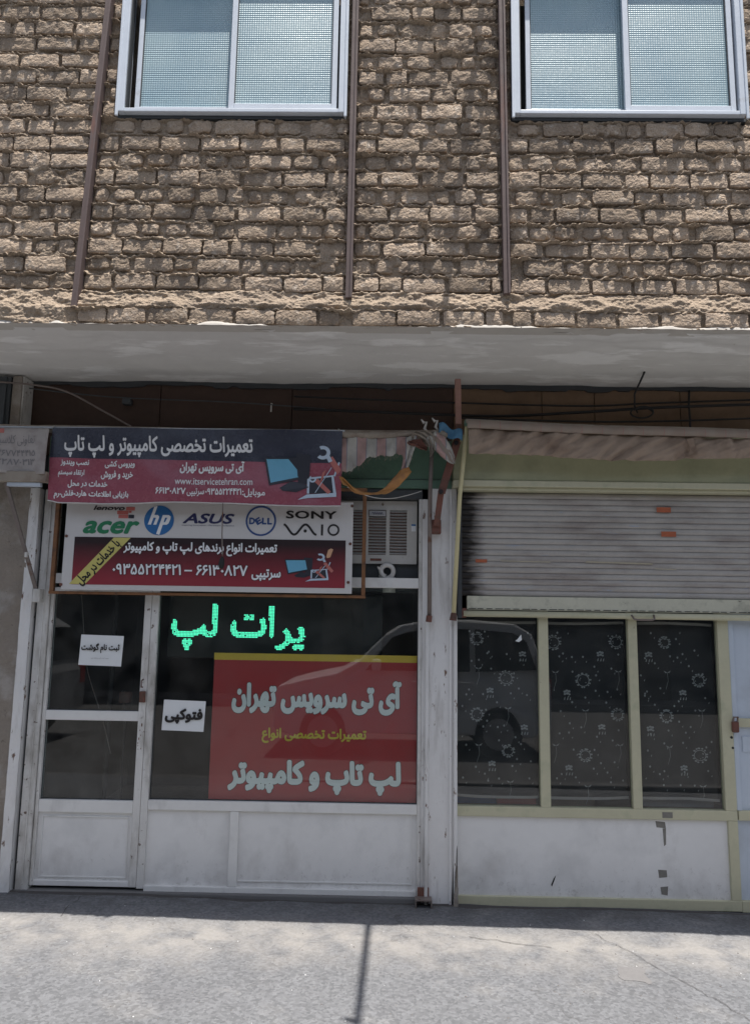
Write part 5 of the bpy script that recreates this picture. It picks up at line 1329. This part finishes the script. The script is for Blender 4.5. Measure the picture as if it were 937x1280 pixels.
# ------------------------------------------------------------------ things on the glass and behind it
post = thing('red_poster', (-0.42, 0.02, 0.5), 'red poster with pale blue Persian lettering and a yellow top strip inside the shop window', 'poster')
YP = 0.022
B().box(-1.042, 0.198, YP, YP + 0.003, 0.508, 1.326).build('sheet', 'posterred', post)
B().box(-1.044, 0.198, YP - 0.001, YP + 0.003, 1.3262, 1.368).build('top_strip', 'posteryellow', post)
yp = lambda x, z: YP + 0 * np.asarray(x, float)
outlined('آی تی سرویس تهران', -0.925, 0.105, 1.01, 1.215, yp, post, bold=0.06, grow=0.02, fill='letterpale', lift=0.0015)
put_text('تعمیرات تخصصی انواع', -0.735, -0.105, 0.838, 0.928, yp, 'letteryellow', post, bold=0.04, lift=0.002)
outlined('لپ تاپ و کامپیوتر', -0.93, 0.105, 0.545, 0.742, yp, post, bold=0.06, grow=0.02, fill='letterpale', lift=0.0015)

def sheet(name, x0, x1, z0, z1, lab, tilt=0.0):
    t = thing(name, ((x0 + x1) / 2, -0.006, z0), lab, 'notice')
    u, v = np.meshgrid(np.linspace(0, 1, 10), np.linspace(0, 1, 8))
    X = x0 + u * (x1 - x0) + tilt * (v - 0.5) ; Z = z0 + v * (z1 - z0) - tilt * (u - 0.5)
    Y = -0.0055 - 0.004 * (u - 0.2) ** 2 * (1 - v)
    B().grid(X, Y, Z).build('paper', 'paper', t, smooth=True)
    return t
t = sheet('notice_sheet', -1.863, -1.60, 1.28, 1.463, 'white paper notice taped on the door glass', 0.006)
put_text('ثبت نام گوشت', -1.852, -1.617, 1.355, 1.415, -0.0105, 'letterblack', t, bold=0.04)
put_text('جهت ثبت نام مراجعه شود', -1.79, -1.68, 1.318, 1.330, -0.0105, 'lettergrey', t)
t = sheet('photocopy_notice', -1.333, -1.079, 0.903, 1.082, 'white paper notice taped low on the shop window beside the poster', 0.006)
put_text('فتوکپی', -1.318, -1.09, 0.945, 1.035, -0.0105, 'letterblack', t, bold=0.05)

def led_sign():
    t = thing('led_display', (-0.75, 0.16, 1.36), 'black display board with glowing green dot matrix lettering inside the shop window', 'display')
    boxobj('board', 'ledboard', t, -1.375, -0.02, 0.165, 0.2, 1.33, 1.735, 0.004)
    step = 0.0092; verts = []; faces = []
    for body, x0, x1, z0, z1 in (('لپ', -1.355, -1.062, 1.375, 1.668), ('ات', -0.978, -0.700, 1.455, 1.665), ('یر', -0.715 + 0.02, -0.505, 1.378, 1.535)):
        me = text_mesh(persian(body), 0.032)
        if body == 'یر': pass
        n = len(me.vertices); co = np.empty(n * 3); me.vertices.foreach_get('co', co); co = co.reshape(-1, 3)
        lo, hi = co.min(0), co.max(0)
        P = np.stack([x0 + (co[:, 0] - lo[0]) / (hi[0] - lo[0]) * (x1 - x0), z0 + (co[:, 1] - lo[1]) / (hi[1] - lo[1]) * (z1 - z0)], -1)
        me.calc_loop_triangles()
        gx = np.arange(math.floor(x0 / step), math.ceil(x1 / step) + 1) * step; gzv = np.arange(math.floor(z0 / step), math.ceil(z1 / step) + 1) * step
        GX, GZ = np.meshgrid(gx, gzv); hit = np.zeros(GX.shape, bool)
        for tr in me.loop_triangles:
            a, b, c = (P[i] for i in tr.vertices)
            d = (b[1] - c[1]) * (a[0] - c[0]) + (c[0] - b[0]) * (a[1] - c[1])
            if abs(d) < 1e-12: continue
            l1 = ((b[1] - c[1]) * (GX - c[0]) + (c[0] - b[0]) * (GZ - c[1])) / d
            l2 = ((c[1] - a[1]) * (GX - c[0]) + (a[0] - c[0]) * (GZ - c[1])) / d
            hit |= (l1 >= 0) & (l2 >= 0) & (l1 + l2 <= 1)
        bpy.data.meshes.remove(me)
        for x, z in zip(GX[hit], GZ[hit]):
            if RNG.random() < 0.03: continue
            n0 = len(verts); r = step * 0.39
            verts += [(x - r, 0.1615, z - r), (x + r, 0.1615, z - r), (x + r, 0.1615, z + r), (x - r, 0.1615, z + r), (x, 0.1595, z)]
            faces += [(n0, n0 + 1, n0 + 4), (n0 + 1, n0 + 2, n0 + 4), (n0 + 2, n0 + 3, n0 + 4), (n0 + 3, n0, n0 + 4)]
    b = B(); b.v = verts; b.f = faces
    b.build('light_dots', 'led', t, kind='stuff')
led_sign()

# neighbour's faded canvas sign on the left, its front beam and folding arm
nb = thing('faded_canvas_sign', (-2.35, -0.3, 2.42), 'faded white canvas sign with grey handwriting at the left edge', 'sign')
def yn(x, z): return -0.30 - 0.018 * np.sin(np.asarray(x, float) * 19 + np.asarray(z, float) * 6) * np.clip((2.69 - np.asarray(z, float)) / 0.2, 0, 1) - 0.02 * (fbm(np.asarray(x, float) * 5, np.asarray(z, float) * 5, 141) - 0.5)
u, v = np.meshgrid(np.linspace(0, 1, 50), np.linspace(0, 1, 16))
X = -2.8 + u * 0.775; Z = 2.425 + v * 0.262 - 0.02 * u * (1 - v)
B().grid(X, yn(X, Z), Z).build('canvas', 'fadedsign', nb, smooth=True, solid=0.002)
put_text('تعاونی کلاسیک', -2.36, -2.10, 2.575, 2.645, yn, 'lettergrey', nb, lift=0.004, shear=0.1)
put_text('۰۹۳۶۷۷۴۴۴۱۵', -2.37, -2.095, 2.515, 2.552, yn, 'lettergrey', nb, bold=0.015, lift=0.004)
put_text('۰۱۱۲۲۸۷۰۳۱۳', -2.37, -2.095, 2.462, 2.499, yn, 'lettergrey', nb, bold=0.015, lift=0.004)
flat([[(-2.34, 2.655), (-2.295, 2.655), (-2.295, 2.682), (-2.34, 2.682)]], 0, 'redprint', nb, 'faded_patch', yfun=yn, lift=0.0035)
t = thing('awning_front_beam', (-2.4, -0.28, 2.36), 'dusty tan beam under the faded canvas sign at the left edge', 'beam')
boxobj('beam', 'oldcanvas', t, -2.8, -2.02, -0.30, -0.25, 2.36, 2.425, 0.006); boxobj('blue_strip', 'bluedoor', t, -2.26, -2.06, -0.285, -0.25, 2.335, 2.3595, 0.003)
t = thing('folding_arm', (-2.2, -0.25, 1.7), 'thin rusty folding awning arm slanting down the plaster pier', 'awning arm')
B().bar((-2.275, -0.27, 2.37), (-2.09, -0.13, 1.69), 0.022, 0.014).build('arm', 'greypole', t, bevel=0.002)
B().box(-2.112, -2.068, -0.16, -0.09, 1.655, 1.735).build('wall_bracket', 'frame', t, bevel=0.005)
B().box(-2.16, -2.145, -0.20, -0.17, 1.92, 1.95).build('clip', 'coil', t, bevel=0.002)

# ------------------------------------------------------------------ cables
def cable(name, pts, r, lab, m='black', cat='cable', group=None):
    # smooth the path with a Catmull-Rom pass
    P = [Vector(p) for p in pts]; out = []
    for i in range(len(P) - 1):
        p0, p1, p2, p3 = P[max(i - 1, 0)], P[i], P[i + 1], P[min(i + 2, len(P) - 1)]
        for k in range(8):
            s_ = k / 8
            out.append(0.5 * ((2 * p1) + (p2 - p0) * s_ + (2 * p0 - 5 * p1 + 4 * p2 - p3) * s_ ** 2 + (3 * p1 - p0 - 3 * p2 + p3) * s_ ** 3))
    out.append(P[-1])
    o = B().tube(out, r, 6).build(name, m, None, smooth=True)
    return props(o, lab, cat, group)
cable('cable', [(-0.6, -0.02, 2.985), (0.3, -0.03, 2.955), (1.2, -0.03, 2.94), (1.7, -0.03, 2.965), (2.9, -0.03, 3.02)], 0.006, 'thin black cable, the highest one across the tan fascia')
cable('cable', [(-0.6, -0.03, 2.90), (0.2, -0.04, 2.875), (0.7, -0.04, 2.865), (1.2, -0.04, 2.895), (1.8, -0.05, 2.935), (2.9, -0.05, 2.98)], 0.009, 'thick black cable sagging across the middle of the tan fascia')
cable('cable', [(0.45, -0.06, 2.845), (1.0, -0.07, 2.83), (1.5, -0.07, 2.83), (2.1, -0.06, 2.855), (2.9, -0.06, 2.90)], 0.006, 'black cable running low along the top of the brown canvas')
cable('cable', [(-2.5, -0.16, 3.02), (-2.2, -0.15, 3.0), (-2.0, -0.14, 2.96), (-1.75, -0.15, 2.83), (-1.55, -0.17, 2.72)], 0.006, 'grey cable sagging down from the upper left corner to the banner', 'greypole')
cable('cable', [(-2.5, -0.05, 3.035), (-1.8, -0.02, 2.97), (-1.0, -0.01, 2.945), (-0.4, -0.02, 2.905)], 0.004, 'thin dark cable across the brown fascia above the banner', 'slate')
t = thing('dangling_cord', (1.55, -0.1, 2.85), 'black cord with a tangled loop dangling from the overhang over the tan fascia', 'cord')
B().tube([(1.53, -0.30, 3.075), (1.532, -0.10, 3.0), (1.54, -0.07, 2.93), (1.56, -0.06, 2.89)], 0.006, 6).build('cord', 'black', t, smooth=True)
pts = [(1.58 + 0.075 * math.cos(a) * (1 - a * 0.02), -0.07 - 0.004 * a, 2.885 + 0.035 * math.sin(a * 1.02)) for a in np.linspace(0, 9, 40)]
B().tube(pts, 0.0055, 6).build('tangle', 'black', t, smooth=True)
t = thing('dangling_cord', (1.88, -0.06, 2.8), 'short black cord hanging straight down the tan fascia at the right', 'cord')
B().tube([(1.90, -0.03, 3.05), (1.885, -0.05, 2.95), (1.885, -0.06, 2.85), (1.875, -0.08, 2.77)], 0.007, 6).build('cord', 'black', t, smooth=True)
t = thing('pull_cord', (-0.96, -0.31, 1.87), 'thin cord with a dark plug hanging in front of the logo sign', 'cord')
B().tube([(-0.961, -0.31, 2.245), (-0.958, -0.31, 2.06), (-0.952, -0.30, 1.93)], 0.004, 6).build('cord', 'greypole', t)
B().tube([(-0.952, -0.30, 1.932), (-0.954, -0.30, 1.915), (-0.956, -0.30, 1.885), (-0.956, -0.30, 1.862)], [0.006, 0.014, 0.018, 0.012], 10).build('plug', 'black', t, smooth=True)
cable('thin_wire', [(-0.24, -0.20, 2.37), (-0.1, -0.17, 2.318), (0.02, -0.15, 2.312), (0.12, -0.13, 2.335), (0.21, -0.09, 2.37)], 0.0025, 'thin pale wire sagging in front of the air conditioner', 'coil', 'wire')
t = thing('metal_hook', (-1.16, -0.03, 2.9), 'small white hook stuck on the brown fascia above the banner', 'hook')
B().tube([(-0.745, 0.02, 2.945), (-0.745, -0.01, 2.94), (-0.745, -0.012, 2.885)], 0.005, 6).build('hook', 'coil', t)
t = thing('fascia_box', (-1.98, 0, 2.93), 'small dark junction box on the brown fascia', 'junction box')
boxobj('case', 'slate', t, -1.70, -1.645, -0.02, 0.0295, 2.925, 2.96, 0.004)

# ------------------------------------------------------------------ pavement details
t = thing('pavement_patch', (1.15, -0.9, gz(1.15)), 'pale square mortar patch on the sunlit pavement', 'patch')
X, Y = np.meshgrid(np.linspace(0, 1, 12), np.linspace(0, 1, 12))
pxs = 1.10 + X * 0.12 + 0.07 * (fbm(X * 3, Y * 3, 151) - 0.5); pys = -0.97 + Y * 0.15 + 0.09 * (fbm(X * 4, Y * 4, 152) - 0.5)
Zp = gz(pxs) + (fbm(pxs * 1.3, pys * 1.3, 5) - 0.5) * 0.022 + (fbm(pxs * 6, pys * 6, 8) - 0.5) * 0.006 + 0.0015
B().grid(pxs, pys, Zp).build('mortar_skin', 'patch', t, recalc=False)
def scatter(name, material, n, smin, smax, lab):
    b = B()
    for k in range(n):
        x = RNG.uniform(-2.2, 2.2); y = RNG.uniform(-1.6, -0.08)
        s_ = RNG.uniform(smin, smax); z = float(gz(x) + (fbm(x * 1.3, y * 1.3, 5) - 0.5) * 0.022 + (fbm(x * 6, y * 6, 8) - 0.5) * 0.006)
        a = RNG.uniform(0, 6)
        vs = [(x + s_ * math.cos(a + q) * RNG.uniform(.6, 1), y + s_ * math.sin(a + q) * RNG.uniform(.6, 1), z - 0.001) for q in (0, 1.3, 2.5, 3.8, 5)] + [(x, y, z + s_ * RNG.uniform(0.3, 0.8))]
        b.add(vs, [(i, (i + 1) % 5, 5) for i in range(5)])
    o = b.build(name, material, kind='stuff'); o['label'] = lab; o['category'] = 'litter'
scatter('gravel', 'stone', 420, 0.002, 0.008, 'small loose stones scattered on the pavement')
scatter('litter', 'litter', 60, 0.002, 0.006, 'tiny pale scraps scattered on the pavement')

# ------------------------------------------------------------------ across the street, seen in the glass: parked cars and an added rendered building
def car(x, y, z, flip, paint, lab, L=3.6, H=1.78):
    t = thing('parked_car', (x, y, z), lab, 'car', 'cars parked along the kerb')
    f = -1 if flip else 1
    def pt(u, v): return (x + f * u * L, z + v * H)
    W2 = 0.86
    def loft(profile, half, inset_top=0.0, top_from=0.55):
        b = B(); n = len(profile); vs = []
        for s_ in (-1, 1):
            for (u, v) in profile:
                k = max(0, (v - top_from) / (1 - top_from)); px_, pz_ = pt(u, v)
                vs.append((px_, y + s_ * (half - inset_top * k), pz_))
        fs = [tuple(range(n)), tuple(range(2 * n - 1, n - 1, -1))] + [(i, i + n, (i + 1) % n + n, (i + 1) % n) for i in range(n)]
        b.add(vs, fs); return b
    body = [(-0.5, 0.20), (-0.5, 0.44), (-0.485, 0.50), (-0.40, 0.545), (-0.27, 0.60), (-0.20, 0.68), (-0.10, 0.88), (-0.04, 0.955), (0.06, 0.99), (0.22, 1.0), (0.38, 0.97), (0.44, 0.90), (0.485, 0.62), (0.5, 0.54), (0.5, 0.22), (0.42, 0.15)]
    # wheel arches
    arch = []
    for cx in (0.31, -0.32):
        arch += [(cx + 0.078 * math.cos(a), 0.17 + 0.20 * math.sin(a)) for a in np.linspace(0, PI, 11)]
    body = body + arch + [(-0.43, 0.15)]
    loft(body, W2, 0.16).build('body', paint, t, bevel=0.02)
    for wins in ([(-0.17, 0.62), (-0.075, 0.86), (-0.01, 0.905), (0.045, 0.92), (0.045, 0.62)], [(0.065, 0.62), (0.065, 0.925), (0.21, 0.93), (0.21, 0.62)], [(0.23, 0.62), (0.23, 0.93), (0.37, 0.905), (0.42, 0.84), (0.45, 0.64)]):
        b = B(); n = len(wins)
        for s_ in (-1, 1):
            vs = []
            for u, v in wins:
                px_, pz_ = pt(u, v); k = max(0, (v - 0.55) / 0.45)
                vs.append((px_, y + s_ * (W2 - 0.16 * k + 0.008), pz_))
            vs += [(a, b_ - s_ * 0.02, c) for a, b_, c in vs]
            b.add(vs, [tuple(range(n))] + [(i, i + n, (i + 1) % n + n, (i + 1) % n) for i in range(n)])
        b.build('side_window', 'carglass', t)
    for u0, v0, u1, v1, nm in ((-0.195, 0.69, -0.095, 0.885, 'windscreen'), (0.487, 0.63, 0.445, 0.89, 'rear_window')):
        b = B(); (xa, za), (xb, zb) = pt(u0, v0), pt(u1, v1); o_ = -0.012 if nm == 'windscreen' else 0.012
        b.add([(xa + f * o_, y - 0.74, za + 0.004), (xa + f * o_, y + 0.74, za + 0.004), (xb + f * o_, y + 0.64, zb + 0.004), (xb + f * o_, y - 0.64, zb + 0.004)], [(0, 1, 2, 3)]); b.build(nm, 'carglass', t, solid=0.01)
    for u in (-0.32, 0.31):
        for s_ in (-1, 1):
            px_, _ = pt(u, 0); yy = y + s_ * (W2 - 0.1)
            wheel = B().tube([(px_, yy - 0.1, z + 0.32), (px_, yy + 0.1, z + 0.32)], 0.32, 28).build('wheel', 'tyre', t, bevel=0.02)
            B().tube([(px_, yy + s_ * 0.09, z + 0.32), (px_, yy + s_ * 0.108, z + 0.32)], 0.2, 20).build('rim', 'rim', wheel, bevel=0.008)
    for s_ in (-1, 1):
        px_, pz_ = pt(-0.485, 0.43); B().box(min(px_ - 0.06, px_ + 0.06), max(px_ - 0.06, px_ + 0.06), y + s_ * 0.66 - 0.15, y + s_ * 0.66 + 0.15, pz_ - 0.07, pz_ + 0.07).build('headlight', 'lamp', t, bevel=0.03)
        px_, pz_ = pt(0.49, 0.5); B().box(px_ - 0.05, px_ + 0.05, y + s_ * 0.74 - 0.09, y + s_ * 0.74 + 0.09, pz_ - 0.14, pz_ + 0.14).build('tail_light', 'redlamp', t, bevel=0.02)
        px_, pz_ = pt(-0.13, 0.62); B().box(px_ - 0.06, px_ + 0.06, y + s_ * (W2 + 0.09) - 0.08, y + s_ * (W2 + 0.09) + 0.08, pz_, pz_ + 0.15).build('wing_mirror', paint, t, bevel=0.03)
        for u in (0.02, 0.19):
            px_, pz_ = pt(u, 0.54); B().box(px_ - 0.09, px_ + 0.09, y + s_ * (W2 + 0.012) - 0.015, y + s_ * (W2 + 0.012) + 0.015, pz_ - 0.015, pz_ + 0.015).build('door_handle', paint, t, bevel=0.008)
    return t
car(0.36, -6.35, -0.14, False, 'carwhite', 'white people carrier parked facing the shop window reflection')
car(-6.4, -6.4, -0.14, False, 'carsilver', 'silver people carrier parked further along the kerb')
t = thing('building_opposite', (0, -14, 0), 'grey rendered building across the street, added to keep sky off the glass', 'building')  # added out of view to keep bright sky out of the glass reflections
B().box(-26, 24, -22, -12.7, -0.3, 6.2).build('wall', 'render', t)
B().box(-26.1, 24.1, -22.1, -12.55, 6.2, 6.5).build('parapet', 'kerb', t, bevel=0.02)
for k in range(14):
    x = -24 + k * 3.4
    wf = B(); wf.box(x, x + 1.5, -12.76, -12.63, 3.5, 4.9)
    wf = wf.build('window', 'alu', t); B().box(x + 0.08, x + 1.42, -12.625, -12.62, 3.58, 4.82).build('pane', 'carglass', wf)
    B().box(x - 0.3, x + 2.2, -12.74, -12.65, 0.0, 2.5).build('shopfront', 'slate', t, bevel=0.01)

# cracks and grime on the pavement
def ground_z(x, y):
    return gz(x) + (fbm(x * 1.3, y * 1.3, 5) - 0.5) * 0.022 + (fbm(x * 6, y * 6, 8) - 0.5) * 0.006
def crack(pts, wd, name='pavement_crack'):
    P = []
    for (x0, y0), (x1, y1) in zip(pts[:-1], pts[1:]):
        n = max(2, int(math.hypot(x1 - x0, y1 - y0) / 0.02))
        for k in range(n): P.append((x0 + (x1 - x0) * k / n, y0 + (y1 - y0) * k / n))
    P.append(pts[-1]); P = np.array(P)
    d = np.gradient(P, axis=0); d /= np.linalg.norm(d, axis=1)[:, None]; nrm = np.stack([-d[:, 1], d[:, 0]], -1)
    t = np.arange(len(P))
    P = P + nrm * ((fbm(t * 0.3, t * 0 + pts[0][0] * 7, 161, 4) - 0.5) * 0.05)[:, None]
    wv = wd * (0.25 + 1.2 * fbm(t * 0.35, t * 0, 162, 3))
    L, Q = P + nrm * wv[:, None], P - nrm * wv[:, None]
    vs = [(x, y, float(ground_z(x, y)) + 0.004) for pr in zip(L, Q) for x, y in pr]
    o = B().add(vs, [(2 * i, 2 * i + 1, 2 * i + 3, 2 * i + 2) for i in range(len(P) - 1)]).build(name, 'crackdirt', recalc=False)
    o['kind'] = 'structure'
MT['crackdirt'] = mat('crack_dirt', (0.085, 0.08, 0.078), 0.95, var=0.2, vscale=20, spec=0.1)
crack([(1.12, -0.42), (1.30, -0.8), (1.52, -1.25), (1.60, -1.7)], 0.0014)
crack([(0.45, -0.52), (0.72, -0.60), (0.85, -0.62)], 0.002)
crack([(-1.72, -0.12), (-1.70, -0.42)], 0.002)
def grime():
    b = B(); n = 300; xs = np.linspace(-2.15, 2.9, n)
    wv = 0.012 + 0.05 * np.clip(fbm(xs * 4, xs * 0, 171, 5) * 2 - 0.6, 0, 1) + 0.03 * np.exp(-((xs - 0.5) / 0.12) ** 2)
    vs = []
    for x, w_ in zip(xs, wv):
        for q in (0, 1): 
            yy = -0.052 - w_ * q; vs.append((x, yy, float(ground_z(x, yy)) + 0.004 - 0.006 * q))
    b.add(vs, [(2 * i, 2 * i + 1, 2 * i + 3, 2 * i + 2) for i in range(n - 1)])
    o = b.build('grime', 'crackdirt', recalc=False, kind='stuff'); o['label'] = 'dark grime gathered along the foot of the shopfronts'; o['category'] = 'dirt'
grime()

# splashes of dirt low on the white kick panels
def splashes():
    m = MT['panel']; N = NT(m); b = N.n['Principled BSDF']; src = b.inputs['Base Color'].links[0].from_socket
    geo = N.node('ShaderNodeNewGeometry'); pos = geo.outputs['Position']; sp = N.node('ShaderNodeSeparateXYZ'); N.link(pos, sp.inputs[0])
    hgt = N.ramp(sp.outputs[2], 0.30, 0.02)
    spots = N.ramp(N.math('ADD', N.noise(pos, 38, 6, 0.7), N.math('MULTIPLY', hgt, 0.15)), 0.68, 0.82)
    smear = N.ramp(N.math('ADD', N.noise(pos, 5, 6, 0.65, (1, 1, 0.6)), N.math('MULTIPLY', hgt, 0.16)), 0.58, 0.8)
    c = N.mix(N.math('MULTIPLY', smear, 0.4), src, (0.36, 0.34, 0.32))
    N.link(N.mix(N.math('MULTIPLY', spots, 0.4), c, (0.3, 0.28, 0.26)), b.inputs['Base Color'])
splashes()
